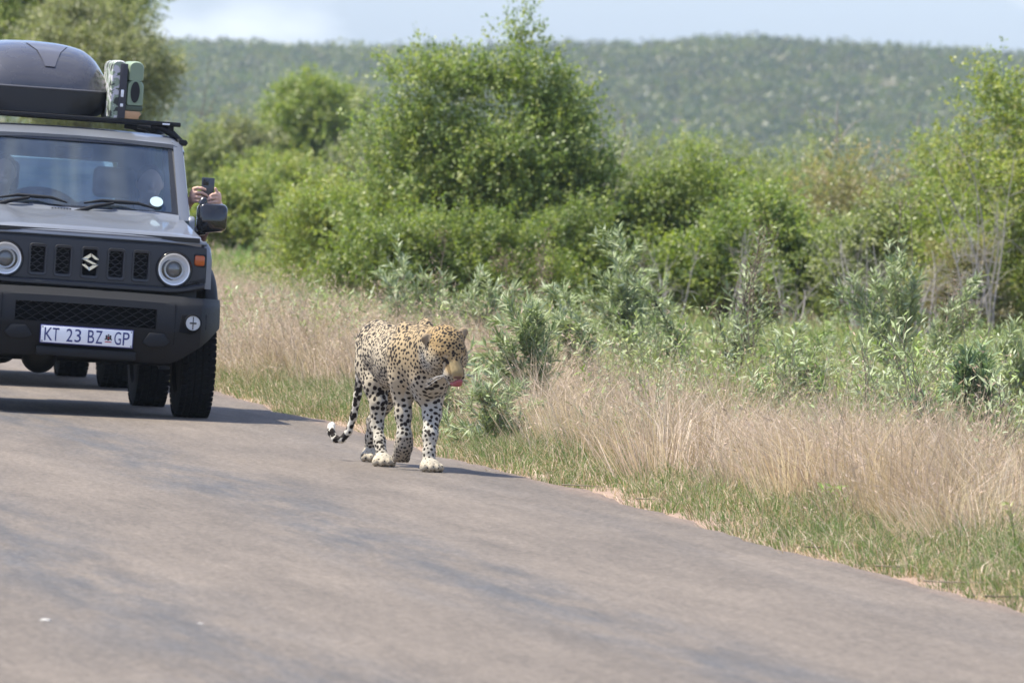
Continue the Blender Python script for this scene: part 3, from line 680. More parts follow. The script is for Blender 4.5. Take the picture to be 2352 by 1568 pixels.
def build_far():
    rng = np.random.default_rng(5)
    # bushland on the plain between the near bushes and the hill
    Vs, Qs, Cs, off = [], [], [], 0
    for (n, y0, y1, h0, h1, per, L) in ((330, 250, 900, 1.3, 2.3, 150, .22), (500, 900, 1550, 1.6, 3.4, 60, .5), (15000, 1480, 2215, 1.3, 3.9, 22, .85)):
        y = rng.uniform(y0, y1, n); x = rng.uniform(-1, 1, n) * (.060 * y + 2)
        if y0 > 1400:
            keep = rng.random(n) < np.clip((fbm(x * .05, y * .02, 17) - .34) * 5, .42, 1) * (1 - .35 * np.clip((fbm(x * .03, y * .012, 44) - .58) * 8, 0, 1)); x, y = x[keep], y[keep]
        n = len(x); gz = ground_z(x, y); h = rng.uniform(h0, h1, n); r = h * rng.uniform(.45, .8, n)
        d = unit(rng.normal(0, 1, (n, per, 3))); d[..., 2] = np.abs(d[..., 2]) * np.where(rng.random((n, per)) < .8, 1, -.4)
        q = rng.uniform(.5, 1, (n, per, 1))
        P = np.stack([x, y, gz + h * .45], -1)[:, None] + d * q * np.stack([r, r, h * .52], -1)[:, None]
        pal = pick_cols(rng, n, PAL_GREY + PAL_DEEP + PAL_DEEP, .14) * np.array([.43, .42, .33]) * (.62 + .8 * fbm(x * .03, y * .02, 23))[:, None]
        C = pal[:, None] * rng.uniform(.8, 1.2, (n, per, 1))
        m = n * per
        V, Fq, Cc = leaf_quads(P.reshape(-1, 3) - rng.normal(0, L * .3, (m, 3)), rng.normal(0, 1, (m, 3)), d.reshape(-1, 3) + rng.normal(0, .5, (m, 3)), L * rng.uniform(.7, 1.4, m), L * .8 * rng.uniform(.7, 1.3, m), C.reshape(-1, 3), .2)
        Vs.append(V); Qs.append(Fq + off); Cs.append(Cc); off += len(V)
    o = link_mesh('distant_bushland', np_mesh('distant_bushland', np.concatenate(Vs), [np.concatenate(Qs)], np.concatenate(Cs)), MAT_LEAF)
    tag(o, 'hazy mass of bushes and small trees covering the far hill', 'woodland', kind='stuff')
build_far()

def build_haze():
    bm = bmesh.new(); bmesh.ops.create_cube(bm, size=1)
    for v in bm.verts: v.co = Vector((v.co.x * 4200, 2080 + v.co.y * 5200, 39 + v.co.z * 82))
    me = bpy.data.meshes.new('haze'); bm.to_mesh(me); bm.free()
    m = bpy.data.materials.new('haze'); m.use_nodes = True; t = m.node_tree
    t.nodes.remove(t.nodes['Principled BSDF'])
    v = N(t, 'ShaderNodeVolumePrincipled'); v.inputs['Color'].default_value = (.68, .82, .98, 1); v.inputs['Density'].default_value = .000105; v.inputs['Anisotropy'].default_value = .1
    t.links.new(v.outputs[0], t.nodes['Material Output'].inputs['Volume'])
    o = link_mesh('haze', me, m); tag(o, 'thin blue summer haze', kind='stuff')
build_haze()
# ------------------------------------------------------------------ shape tools for the car, the people and the leopard
import openvdb as vdb

class Shape:
    """smooth union of round cones and ellipsoids, turned into one continuous mesh"""
    def __init__(s, vox): s.vox = vox; s.pr = []
    def cone(s, a, b, ra, rb, k=.02, c=0): s.pr.append(('c', np.array(a, float), np.array(b, float), ra, rb, k, c)); return s
    def chain(s, pts, rad, k=.02, c=0):
        for i in range(len(pts) - 1): s.cone(pts[i], pts[i + 1], rad[i], rad[i + 1], k, c)
        return s
    def ell(s, p, r, R=None, k=.02, c=0):
        s.pr.append(('e', np.array(p, float), np.array(r, float), np.eye(3) if R is None else np.array(R, float), 0, k, c)); return s
    @staticmethod
    def dist(q, P):
        if q[0] == 'c':
            _, a, b, ra, rb, k, c = q; ba = b - a; pa = P - a.astype(P.dtype)
            t = np.clip((pa @ ba.astype(P.dtype)) / max(ba @ ba, 1e-9), 0, 1)
            return np.linalg.norm(pa - t[..., None] * ba.astype(P.dtype), axis=-1) - (ra + t * (rb - ra))
        _, p, r, R, _z, k, c = q
        l = (P - p.astype(P.dtype)) @ R.T.astype(P.dtype)          # rows of R: the ellipsoid's own axes
        k0 = np.linalg.norm(l / r.astype(P.dtype), axis=-1); k1 = np.linalg.norm(l / (r * r).astype(P.dtype), axis=-1)
        return k0 * (k0 - 1) / np.maximum(k1, 1e-6)
    def mesh(s):
        lo, hi = [], []
        for q in s.pr:
            if q[0] == 'c': m = max(q[3], q[4]); lo.append(np.minimum(q[1], q[2]) - m); hi.append(np.maximum(q[1], q[2]) + m)
            else: m = q[2].max(); lo.append(q[1] - m); hi.append(q[1] + m)
        lo = np.array(lo); hi = np.array(hi); L = lo.min(0) - .04; n = np.ceil((hi.max(0) + .04 - L) / s.vox).astype(int) + 1
        G = np.full(n, .15, dtype=np.float32)
        for q, a, b in zip(s.pr, lo, hi):
            mg = q[5] + .02
            i0 = np.maximum(((a - mg - L) / s.vox).astype(int), 0); i1 = np.minimum(((b + mg - L) / s.vox).astype(int) + 2, n)
            ax = [(np.arange(i0[k], i1[k]) * s.vox + L[k]).astype(np.float32) for k in range(3)]
            P = np.stack(np.meshgrid(*ax, indexing='ij'), -1)
            d = s.dist(q, P); sl = tuple(slice(i0[k], i1[k]) for k in range(3)); g = G[sl]; k = q[5]
            h = np.maximum(k - np.abs(g - d), 0) / k
            G[sl] = np.minimum(g, d) - h * h * k * .25
        grid = vdb.FloatGrid(background=.15); grid.copyFromArray(G)
        V, Q = grid.convertToQuads(0.0)
        return V.astype(np.float32) * s.vox + L.astype(np.float32), Q[:, ::-1].astype(np.int32)
    def ids(s, V):
        D = np.stack([s.dist(q, V) for q in s.pr], 0); return np.array([q[6] for q in s.pr])[D.argmin(0)]

def smooth_sharp(me, ang=38):
    me.polygons.foreach_set('use_smooth', np.ones(len(me.polygons), dtype=bool))
    me.set_sharp_from_angle(angle=math.radians(ang))

def bm_obj(name, bm, mat, parent=None, bevel=0.0, seg=2, ang=38):
    bmesh.ops.recalc_face_normals(bm, faces=bm.faces)
    if bevel:
        es = [e for e in bm.edges if len(e.link_faces) == 2 and e.calc_face_angle(0) > math.radians(35)]
        bmesh.ops.bevel(bm, geom=es, offset=bevel, segments=seg, affect='EDGES', profile=.5, clamp_overlap=True)
    me = bpy.data.meshes.new(name); bm.to_mesh(me); bm.free(); smooth_sharp(me, ang)
    return link_mesh(name, me, mat, parent)

def box(bm, x0, x1, y0, y1, z0, z1, M=None):
    vs = [bm.verts.new((x, y, z)) for x in (x0, x1) for y in (y0, y1) for z in (z0, z1)]
    for f in ((0, 1, 3, 2), (4, 6, 7, 5), (0, 4, 5, 1), (2, 3, 7, 6), (0, 2, 6, 4), (1, 5, 7, 3)): bm.faces.new([vs[i] for i in f])
    if M is not None:
        for v in vs: v.co = M @ v.co
    return vs
def loft(bm, rings, closed=True, cap=True):
    R = [[bm.verts.new(p) for p in r] for r in rings]; n = len(R[0])
    for a, b in zip(R, R[1:]):
        for i in range(n if closed else n - 1):
            j = (i + 1) % n; bm.faces.new((a[i], a[j], b[j], b[i]))
    if cap and closed:
        bm.faces.new(R[0][::-1]); bm.faces.new(R[-1])
    return R
def prism(bm, poly, f0, f1):
    """poly of 2D points; f0/f1 map (u, v) to 3D for the two caps"""
    loft(bm, [[f0(*p) for p in poly], [f1(*p) for p in poly]])
def lathe(bm, prof, c, n=40, axis='y', cap=True):
    """prof: (radius, along) pairs, revolved about an axis through c"""
    rings = []
    for r, h in prof:
        ring = []
        for k in range(n):
            a = 2 * math.pi * k / n; u, v = r * math.cos(a), r * math.sin(a)
            ring.append((c[0] + u, c[1] + h, c[2] + v) if axis == 'y' else (c[0] + h, c[1] + u, c[2] + v))
        rings.append(ring)
    loft(bm, rings, cap=cap)
def sheet(name, xs, zs, fn, mat, parent, thick=.02, hole=None, ang=38, dirn=1):
    """grid sheet fn(x, z) -> point, cells with hole(xc, zc) left open, given thickness along +y"""
    bm = bmesh.new(); vs = {}; tk = Vector((0, thick * dirn, 0)) if not isinstance(thick, Vector) else thick
    def v(i, j, b):
        if (i, j, b) not in vs: vs[(i, j, b)] = bm.verts.new(Vector(fn(xs[i], zs[j])) + (tk if b else Vector()))
        return vs[(i, j, b)]
    cells = {(i, j) for i in range(len(xs) - 1) for j in range(len(zs) - 1) if not (hole and hole((xs[i] + xs[i + 1]) / 2, (zs[j] + zs[j + 1]) / 2))}
    for (i, j) in cells:
        bm.faces.new((v(i, j, 0), v(i + 1, j, 0), v(i + 1, j + 1, 0), v(i, j + 1, 0)))
        bm.faces.new((v(i, j, 1), v(i, j + 1, 1), v(i + 1, j + 1, 1), v(i + 1, j, 1)))
        for (di, dj, a, b) in ((-1, 0, (i, j + 1), (i, j)), (1, 0, (i + 1, j), (i + 1, j + 1)), (0, -1, (i, j), (i + 1, j)), (0, 1, (i + 1, j + 1), (i, j + 1))):
            if (i + di, j + dj) not in cells:
                bm.faces.new((v(*b, 0), v(*a, 0), v(*a, 1), v(*b, 1)))
    return bm_obj(name, bm, mat, parent, ang=ang)
def tube_obj(name, paths, mat, parent, sides=8):
    V, Fq = tubes([(np.array(p, float), np.full(len(p), r) if np.isscalar(r) else np.array(r, float)) for p, r in paths], sides)
    return link_mesh(name, np_mesh(name, V, [Fq]), mat, parent, True)
# ------------------------------------------------------------------ the grey car
PAINT = flat_mat('grey_paint', (.175, .188, .212), .42, .35, .5, .55, noise=.06, nscale=4)
PLAST = flat_mat('black_plastic', (.010, .0105, .0125), .55, spec=.28, noise=.25, nscale=60, bump=.1)
MATTE = flat_mat('matte_black', (.006, .006, .007), .8, spec=.15)
PANEL = flat_mat('dark_grey_panel', (.030, .032, .037), .5, spec=.4, noise=.1, nscale=20)
GLOSSB = flat_mat('gloss_black', (.012, .012, .014), .12, spec=.5, coat=.4)
BOXLID = flat_mat('roof_box_lid', (.050, .050, .060), .25, coat=.5, noise=.12, nscale=5)
RUBBER = flat_mat('tyre_rubber', (.009, .009, .0095), .9, spec=.15, noise=.3, nscale=40, bump=.1)
CHROME = flat_mat('chrome', (.78, .79, .80), .12, 1.0)
SILVER = flat_mat('silver_ring', (.78, .79, .80), .4, .5)
DARKMET = flat_mat('dark_metal', (.03, .03, .03), .5, .5)
INTERIOR = flat_mat('interior_trim', (.020, .020, .023), .8, noise=.2, nscale=20)
SEATM = flat_mat('seat_fabric', (.032, .033, .038), .9, noise=.3, nscale=60)
WHITE = flat_mat('white_reflective', (.80, .81, .84), .4)
NAVY = flat_mat('navy_print', (.028, .035, .16), .5)
REDP = flat_mat('red_print', (.45, .05, .05), .5)
AMBER = flat_mat('amber_lens', (.42, .085, .01), .25, coat=.3)
STICK = flat_mat('pale_sticker', (.40, .53, .58), .6)
def glass_mat(name, tint, refl=1.45, veil=.0, rough=.02):
    m = bpy.data.materials.new(name); m.use_nodes = True; t = m.node_tree; t.nodes.remove(t.nodes['Principled BSDF'])
    tr = N(t, 'ShaderNodeBsdfTransparent'); tr.inputs[0].default_value = (*tint, 1)
    gl = N(t, 'ShaderNodeBsdfGlossy'); gl.inputs['Roughness'].default_value = rough; gl.inputs[0].default_value = (1, 1, 1, 1)
    lw = N(t, 'ShaderNodeLayerWeight'); lw.inputs['Blend'].default_value = .5
    pw = N(t, 'ShaderNodeMath', operation='POWER'); t.links.new(lw.outputs['Facing'], pw.inputs[0]); pw.inputs[1].default_value = 5.0
    r0 = ((refl - 1) / (refl + 1)) ** 2
    fr = N(t, 'ShaderNodeMath', operation='MULTIPLY_ADD'); t.links.new(pw.outputs[0], fr.inputs[0]); fr.inputs[1].default_value = 1 - r0; fr.inputs[2].default_value = r0
    mx = N(t, 'ShaderNodeMixShader'); t.links.new(fr.outputs[0], mx.inputs[0]); t.links.new(tr.outputs[0], mx.inputs[1]); t.links.new(gl.outputs[0], mx.inputs[2])
    df = N(t, 'ShaderNodeBsdfDiffuse'); df.inputs[0].default_value = (.36, .42, .50, 1)  # bluish diffuse veil, painted in place of sky reflected by the glass
    m2 = N(t, 'ShaderNodeMixShader')
    tc = N(t, 'ShaderNodeTexCoord'); nz = N(t, 'ShaderNodeTexNoise', Scale=6.0, Detail=4.0); t.links.new(tc.outputs['Object'], nz.inputs['Vector'])
    ml = N(t, 'ShaderNodeMath', operation='MULTIPLY'); t.links.new(nz.outputs['Fac'], ml.inputs[0]); ml.inputs[1].default_value = veil * 2
    t.links.new(ml.outputs[0], m2.inputs[0]); t.links.new(mx.outputs[0], m2.inputs[1]); t.links.new(df.outputs[0], m2.inputs[2])
    t.links.new(m2.outputs[0], t.nodes['Material Output'].inputs['Surface']); return m
GLASS = glass_mat('windscreen_glass', (.60, .69, .73), 1.75, .06)
LAMPG = glass_mat('lamp_glass', (.93, .94, .95), 1.45)

YAW = math.radians(8.7); TILT = math.radians(1.2)
_w = ground_pt(443, 958)
_cx, _sx = math.cos(YAW), math.sin(YAW)
CAR_POS = np.array([_w[0] - .752 * _cx + .62 * _sx, _w[1] - .752 * _sx - .62 * _cx, 0.0])
car = empty('off_road_car', CAR_POS, YAW)
tag(car, 'boxy grey off-road car with round headlights and a loaded roof rack', 'car')
def SP(o):                                   # sprung parts lean a little with the road's camber
    o.rotation_euler = (0, TILT, 0); o.location = (-.35 * math.sin(TILT), 0, .35 * (1 - math.cos(TILT))); return o
CAR_M = Matrix.Translation(Vector(CAR_POS)) @ Matrix.Rotation(YAW, 4, 'Z') @ Matrix.Translation((-.35 * math.sin(TILT), 0, .35 * (1 - math.cos(TILT)))) @ Matrix.Rotation(TILT, 4, 'Y')
def on_car(name, loc=(0, 0, 0)):
    o = bpy.data.objects.new(name, None); COL.objects.link(o); o.empty_display_size = .2
    o.matrix_world = CAR_M @ Matrix.Translation(loc); return o

def lin(a, b, n): return [a + (b - a) * i / (n - 1) for i in range(n)]
def front_y(x, z): return .035 * (abs(x) / .72) ** 3 + max(0, (z - .95)) * .10

def build_car():
    P = car
    # bonnet
    def hood(x, y):
        u = y / 1.02; z = 1.120 + .100 * u - .022 * (abs(x) / .67) ** 4
        z += .010 * math.exp(-((abs(x) - .45) / .05) ** 2) * min(1, u * 4)
        if y < .06: z -= .030 * (1 - y / .06) ** 2
        return (x, .012 + y + .03 * (abs(x) / .67) ** 3 * (1 - u), z)
    SP(sheet('bonnet', lin(-.668, .668, 41), [0, .008, .018, .03, .045, .06] + lin(.1, 1.0, 14), hood, PAINT, P, Vector((0, .004, -.022)), ang=50))
    bm = bmesh.new(); box(bm, -.655, .655, .020, .05, 1.072, 1.10); SP(bm_obj('bonnet_gap', bm, DARKMET, P))
    xs = lin(-.700, .700, 15)
    SP(sheet('front_strip', xs, [1.064, 1.070, 1.076, 1.084], lambda x, z: (x, front_y(x, 1.0) + .002 + max(0, z - 1.072) * .6, z), PAINT, P, .03))
    bm = bmesh.new(); box(bm, -.66, .66, .06, .9, .45, 1.08); SP(bm_obj('engine_bay', bm, DARKMET, P))
    bm = bmesh.new(); box(bm, .14, .17, .55, .58, 1.155, 1.158)
    # washer vents at the rear of the bonnet
    bm.free(); bm = bmesh.new()
    for k in range(7): box(bm, -.145 + k * .018, -.134 + k * .018, .985, .995, 1.2165, 1.2225)
    SP(bm_obj('cowl_vent', bm, DARKMET, P))
    # wings
    for s in (1, -1):
        rings = []
        for y, dz in ((.045, -.03), (.07, 0), (.5, .02), (1.06, .045)):
            rings.append([(s * a, y, b + (dz if b > .9 else 0)) for a, b in ((.672, .80), (.672, 1.070), (.690, 1.078), (.712, 1.070), (.728, 1.045), (.738, 1.0), (.742, .80))])
        bm = bmesh.new(); loft(bm, rings); SP(bm_obj('wing', bm, PAINT, P, ang=50))
        # plastic wheel-arch flare
        prof = ((.735, .555), (.775, .560), (.803, .545), (.816, .515), (.818, .47), (.812, .44), (.735, .445))
        rings = []
        for k in range(25):
            a = math.radians(36 + 150 * k / 24)
            rings.append([(s * x, .62 - r * math.cos(a) * 1.02, .375 + r * math.sin(a)) for x, r in prof])
        bm = bmesh.new(); loft(bm, rings); SP(bm_obj('wheel_arch', bm, PLAST, P, ang=50))
        rings = []
        for k in range(21):
            a = math.radians(-12 + 204 * k / 20)
            rings.append([(s * x, 2.87 - r * math.cos(a) * 1.02, .375 + r * math.sin(a)) for x, r in prof])
        bm = bmesh.new(); loft(bm, rings); SP(bm_obj('wheel_arch', bm, PLAST, P, ang=50))
    # grille panel with five slots
    SL = (-.313, -.161, 0.0, .157, .309)
    xs = sorted({round(v, 4) for c in SL for v in (c - .042, c + .042)} | {-.722, -.70, -.66, -.6, -.54, -.45, -.38, -.235, -.08, .08, .235, .38, .45, .54, .6, .66, .70, .722})
    zs = [.800, .812, .835, .87, .93, .99, 1.040, 1.056, 1.0625]
    def gp(x, z):
        if z < .83: z += max(0, abs(x) - .53) * .30
        y = front_y(x, z)
        if abs(x) > .71: y += .03
        if z > 1.05: y += .012
        return (x, y, z)
    SP(sheet('grille', xs, zs, gp, PANEL, P, .03, lambda x, z: any(abs(x - c) < .042 for c in SL) and .835 < z < .99, ang=30))
    g = [o for o in P.children if o.name.startswith('grille')][0]
    for c in SL:
        bm = bmesh.new(); y0 = front_y(c, .9)
        def ring(hw, z0, z1, r, y):
            o = []
            for (sx, sz, a0) in ((1, 1, 0), (-1, 1, 90), (-1, -1, 180), (1, -1, 270)):
                cx, cz = c + sx * (hw - r), (z1 - r if sz > 0 else z0 + r)
                for k in range(5):
                    a = math.radians(a0 + 22.5 * k); o.append((cx + r * math.cos(a), y, cz + r * math.sin(a)))
            return o
        loft(bm, [ring(.056, .816, 1.008, .022, y0 + .002), ring(.054, .819, 1.005, .021, y0 - .007), ring(.0435, .833, .9905, .014, y0 - .004), ring(.040, .838, .986, .012, y0 + .034)], cap=False)
        f = bm_obj('slot_frame', bm, PANEL, g, ang=40)
        bm = bmesh.new(); box(bm, c - .044, c + .044, y0 + .038, y0 + .041, .832, .994); bm_obj('slot_back', bm, MATTE, g); bm = bmesh.new()
        if abs(c) > .01:
            for k in range(7):                                        # honeycomb of short slanting bars
                z = .85 + k * .0215
                for j in range(3):
                    x0 = c - .039 + j * .026
                    dz = .007 if (j + k) % 2 else -.007
                    for (xa, xb, da, db) in ((x0, x0 + .013, 0, dz), (x0 + .013, x0 + .026, dz, 0)):
                        vs = [bm.verts.new(v) for v in ((xa, y0 + .020, z + da - .0025), (xb, y0 + .020, z + db - .0025), (xb, y0 + .020, z + db + .0025), (xa, y0 + .020, z + da + .0025))]
                        e = [bm.verts.new(v.co + Vector((0, .014, 0))) for v in vs]
                        bm.faces.new(vs)
                        for i in range(4): bm.faces.new((vs[i], e[i], e[(i + 1) % 4], vs[(i + 1) % 4]))
        if len(bm.verts): bm_obj('slot_mesh', bm, PANEL, g)
        else: bm.free()
    # emblem: an angular S of five bevelled strokes
    bm = bmesh.new()
    w = .056
    pieces = ([(-.98, .28), (-.26, .27), (.10, .55), (.06, .96), (-.02, .96)], [(.10, .55), (.52, .24), (1.0, .24), (.96, .32), (.04, .96)], [(-.98, .28), (-.26, .27), (.98, -.28), (.26, -.27)],
              [(.98, -.28), (.26, -.27), (-.10, -.55), (-.06, -.96), (.02, -.96)], [(-.10, -.55), (-.52, -.24), (-1.0, -.24), (-.96, -.32), (-.04, -.96)])
    for p in pieces:
        cx = sum(a for a, b in p) / len(p); cz = sum(b for a, b in p) / len(p)
        p = sorted(p, key=lambda q: math.atan2(q[1] - cz, q[0] - cx))
        lo = [(a * w, -.012, .916 + b * w) for a, b in p]
        hi = [((cx + (a - cx) * .8) * w, -.022, .916 + (cz + (b - cz) * .8) * w) for a, b in p]
        loft(bm, [lo, hi])
    bm_obj('emblem', bm, CHROME, g, ang=20)
    bm = bmesh.new()
    box(bm, -.028, .028, -.012, .03, .90, .932); bm_obj('emblem_mount', bm, PLAST, g)
    # headlights and indicators
    for s in (1, -1):
        c = (s * .508, front_y(.508, .9) - .004, .905)
        bm = bmesh.new(); lathe(bm, [(.112, .012), (.112, -.004), (.104, -.014), (.099, -.012), (.096, .05)], c, 44, cap=False)
        h = SP(bm_obj('headlight', bm, GLOSSB, P, ang=40))
        bm = bmesh.new(); lathe(bm, [(.096, -.012), (.094, -.020), (.086, -.018), (.084, .0)], c, 44, cap=False); bm_obj('headlight_ring', bm, SILVER, h, ang=40)
        bm = bmesh.new(); lathe(bm, [(.086, -.010), (.078, -.002), (.064, .004), (.050, .006), (.047, .02), (.044, .05)], c, 44, cap=False); bm_obj('reflector', bm, flat_mat('lamp_reflector', (.86, .87, .88), .5, .15), h, ang=25)
        bm = bmesh.new(); lathe(bm, [(.060, -.004), (.058, -.012), (.050, -.010), (.047, .03)], c, 44, cap=False); bm_obj('projector_ring', bm, flat_mat('lamp_ring', (.55, .56, .58), .35, .6), h, ang=30)
        bm = bmesh.new(); lathe(bm, [(.044, .02), (.040, .006), (.028, -.004), (.010, -.008), (.001, -.0082)], c, 32); bm_obj('projector', bm, flat_mat('projector_lens', (.10, .11, .13), .08, spec=.8, coat=.6), h, ang=60)
        bm = bmesh.new(); lathe(bm, [(.043, .03), (.030, .045), (.001, .048)], c, 24); bm_obj('bulb_house', bm, flat_mat('lamp_inner', (.25, .27, .30), .3, .6), h)
        bm = bmesh.new()
        for k in range(12):
            a = 2 * math.pi * k / 12; R = Matrix.Translation((c[0] + math.cos(a) * .066, c[1] + .02, c[2] + math.sin(a) * .066)) @ Matrix.Rotation(-a, 4, 'Y')
            box(bm, -.012, .012, -.004, .008, -.0035, .0035, R)
        bm_obj('reflector_ribs', bm, SILVER, h)['kind'] = 'stuff'
        bm = bmesh.new(); lathe(bm, [(.085, -.014), (.070, -.024), (.04, -.031), (.001, -.033)], c, 44); bm_obj('headlight_glass', bm, LAMPG, h, ang=60)
        bm = bmesh.new(); y = front_y(.66, .96)
        box(bm, s * .662 - .032, s * .662 + .032, y - .012, y + .02, .935, .999); k_ = SP(bm_obj('indicator', bm, AMBER, P, .014, 3, ang=60))
        bm = bmesh.new(); box(bm, s * .662 - .040, s * .662 + .040, y - .004, y + .018, .926, 1.008); bm_obj('indicator_frame', bm, PLAST, k_, .012, 3)
    # strip under the grille and the bumper
    SP(sheet('under_grille_strip', lin(-.70, .70, 21), [.758, .770, .785, .797], lambda x, z: (x, front_y(x, .8) - .012 - .02 * math.sin((z - .758) / .039 * 3.14), z + max(0, abs(x) - .53) * .22), PANEL, P, .05, ang=50))
    def bz(x, z):
        t = max(0, abs(x) - .50) / .32
        lowest = .342 + .24 * min(1, t) ** 1.3
        z2 = lowest + (z - .342) * (.752 - lowest) / (.752 - .342)
        bump = -.085 - .045 * math.exp(-((z2 - .56) / .13) ** 2)
        if z2 > .705: bump += (z2 - .705) * .9
        if z2 < .40: bump += (.40 - z2) * .55
        y = bump + .26 * max(0, (abs(x) - .66) / .162) ** 1.7
        return (x, y, z2 - .012 * (abs(x) / .8) ** 2)
    xs = sorted(set([-.822, -.81, -.78, -.74, -.70, -.68, -.5725, -.55, -.50, -.44, .41] + lin(-.4, .38, 12) + [.45, .50, .55, .5725, .68, .70, .74, .78, .81, .822]))
    zs = [.342, .355, .385, .42, .47, .52, .548, .60, .664, .69, .706, .722, .745, .752]
    def bh(x, z): return (-.44 < x < .41 and .548 < z < .664)
    b = SP(sheet('bumper', xs, zs, bz, PLAST, P, .05, bh, ang=30))
    bm = bmesh.new(); box(bm, -.50, .48, -.052, -.047, .53, .68); bm_obj('lower_grille_back', bm, MATTE, b); bm = bmesh.new()
    for k in range(5):
        z = .560 + k * .0235
        for j in range(24):
            x0 = -.46 + j * .0375; dz = .009 if (j + k) % 2 else -.009
            for (xa, xb, da, db) in ((x0, x0 + .01875, 0, dz), (x0 + .01875, x0 + .0375, dz, 0)):
                vs = [bm.verts.new(v) for v in ((xa, -.085, z + da - .003), (xb, -.085, z + db - .003), (xb, -.085, z + db + .003), (xa, -.085, z + da + .003))]
                e = [bm.verts.new(v.co + Vector((0, .028, 0))) for v in vs]; bm.faces.new(vs)
                for i in range(4): bm.faces.new((vs[i], e[i], e[(i + 1) % 4], vs[(i + 1) % 4]))
    bm_obj('lower_grille', bm, PLAST, b)
    # raised shoulders beside the plate, fog lamps, tow-eye cover
    for s in (1, -1):
        bm = bmesh.new(); prism(bm, [(s * .33, .46), (s * .37, .52), (s * .46, .52), (s * .50, .47), (s * .46, .435), (s * .37, .435)], lambda x, z: (x, -.120, z), lambda x, z: (x, -.152 + abs(x) * .03, z))
        bm_obj('tow_point', bm, PLAST, b, .008)
        y = bz(.628, .594)[1] - .014
        bm = bmesh.new()
        loft(bm, [[(s * .520, bz(.52, z)[1] - .0015, z), (s * .5235, bz(.52, z)[1] - .0015, z), (s * .5235, bz(.52, z)[1] + .02, z), (s * .520, bz(.52, z)[1] + .02, z)] for z in (.46, .52, .58, .64, .70)]); bm_obj('bumper_seam', bm, MATTE, b)
        bm = bmesh.new(); prism(bm, [(s * .545, .535), (s * .56, .640), (s * .715, .650), (s * .715, .560), (s * .62, .525)], lambda x, z: (x, bz(x, z)[1] + .02, z), lambda x, z: (x, bz(x, z)[1] - .012, z)); bm_obj('fog_lamp_bay', bm, MATTE, b, .004)
        c = (s * .628, y - .004, .594)
        bm = bmesh.new(); lathe(bm, [(.052, .03), (.052, -.006), (.044, -.010), (.043, .004)], c, 32, cap=False); f = bm_obj('fog_lamp', bm, MATTE, b)
        bm = bmesh.new(); lathe(bm, [(.043, -.002), (.030, .006), (.001, .008)], c, 28); bm_obj('fog_reflector', bm, flat_mat('fog_reflector', (.75, .76, .78), .4, .3), b)
        bm = bmesh.new(); box(bm, c[0] - .003, c[0] + .003, c[1] - .006, c[1] + .002, c[2] - .038, c[2] + .038); box(bm, c[0] - .02, c[0] + .02, c[1] - .007, c[1] + .002, c[2] - .005, c[2] + .005); bm_obj('fog_bulb_shield', bm, PANEL, b)
        bm = bmesh.new(); lathe(bm, [(.042, -.006), (.028, -.016), (.001, -.019)], c, 28); bm_obj('fog_lamp_glass', bm, LAMPG, f, ang=60) if False else bm_obj('fog_lamp_glass', bm, LAMPG, b, ang=60)
    bm = bmesh.new(); box(bm, -.30, .30, -.128, -.10, .345, .40); bm_obj('lower_lip', bm, PLAST, b, .01)
    # number plate
    bm = bmesh.new(); box(bm, -.285, .275, -.150, -.143, .418, .528); pl = SP(bm_obj('number_plate', bm, NAVY, P, .003))
    bm = bmesh.new(); box(bm, -.279, .269, -.1525, -.149, .424, .522); bm_obj('plate_face', bm, WHITE, pl, .002)
    px = lambda v: -.285 + (v - 268) / 620 * .56
    objs = []
    for ch, a, b_ in (('K', 296, 350), ('T', 350, 394), ('2', 442, 484), ('3', 498, 540), ('B', 585, 628), ('Z', 638, 682), ('G', 762, 806), ('P', 818, 862)):
        cu = bpy.data.curves.new('glyph', 'FONT'); cu.body = ch; cu.size = 1; cu.extrude = .0; cu.offset = .002
        o = bpy.data.objects.new('glyph', cu); COL.objects.link(o); bpy.context.view_layer.update()
        me = bpy.data.meshes.new_from_object(o.evaluated_get(bpy.context.evaluated_depsgraph_get()))
        v = np.array([q.co for q in me.vertices]); lo, hi = v.min(0), v.max(0)
        V = np.stack([px(a) + (v[:, 0] - lo[0]) / (hi[0] - lo[0]) * (px(b_) - px(a)), np.full(len(v), -.1538), .435 + (v[:, 1] - lo[1]) / (hi[1] - lo[1]) * .077], -1)
        objs.append((V, [list(p.vertices) for p in me.polygons])); bpy.data.objects.remove(o); bpy.data.curves.remove(cu); bpy.data.meshes.remove(me)
    for V, Fc in objs:
        me = bpy.data.meshes.new('letter'); me.from_pydata([tuple(p) for p in V], [], Fc); link_mesh('letter', me, NAVY, pl)
    bm = bmesh.new(); cxp, cz = px(722), .472
    for (dx, dz, w_, h_) in ((-.012, .004, .010, .026), (.012, .004, .010, .026), (0, -.002, .012, .026), (0, .018, .008, .010), (-.018, -.008, .008, .008), (.018, -.008, .008, .008)):
        box(bm, cxp + dx - w_ / 2, cxp + dx + w_ / 2, -.1540, -.1526, cz + dz - h_ / 2, cz + dz + h_ / 2)
    bm_obj('plate_crest', bm, DARKMET, pl)
    bm = bmesh.new(); box(bm, cxp - .020, cxp + .020, -.1541, -.1526, cz - .026, cz - .020); box(bm, cxp - .004, cxp + .004, -.1546, -.1526, cz - .004, cz + .006); bm_obj('plate_crest_ribbon', bm, REDP, pl)
    bm = bmesh.new()
    for x in (-.272, .262):
        for z in (.431, .515): lathe(bm, [(.004, -.1526), (.004, -.1550), (.001, -.1552)], (x, 0, z), 10)
    bm_obj('plate_screws', bm, DARKMET, pl)['kind'] = 'stuff'
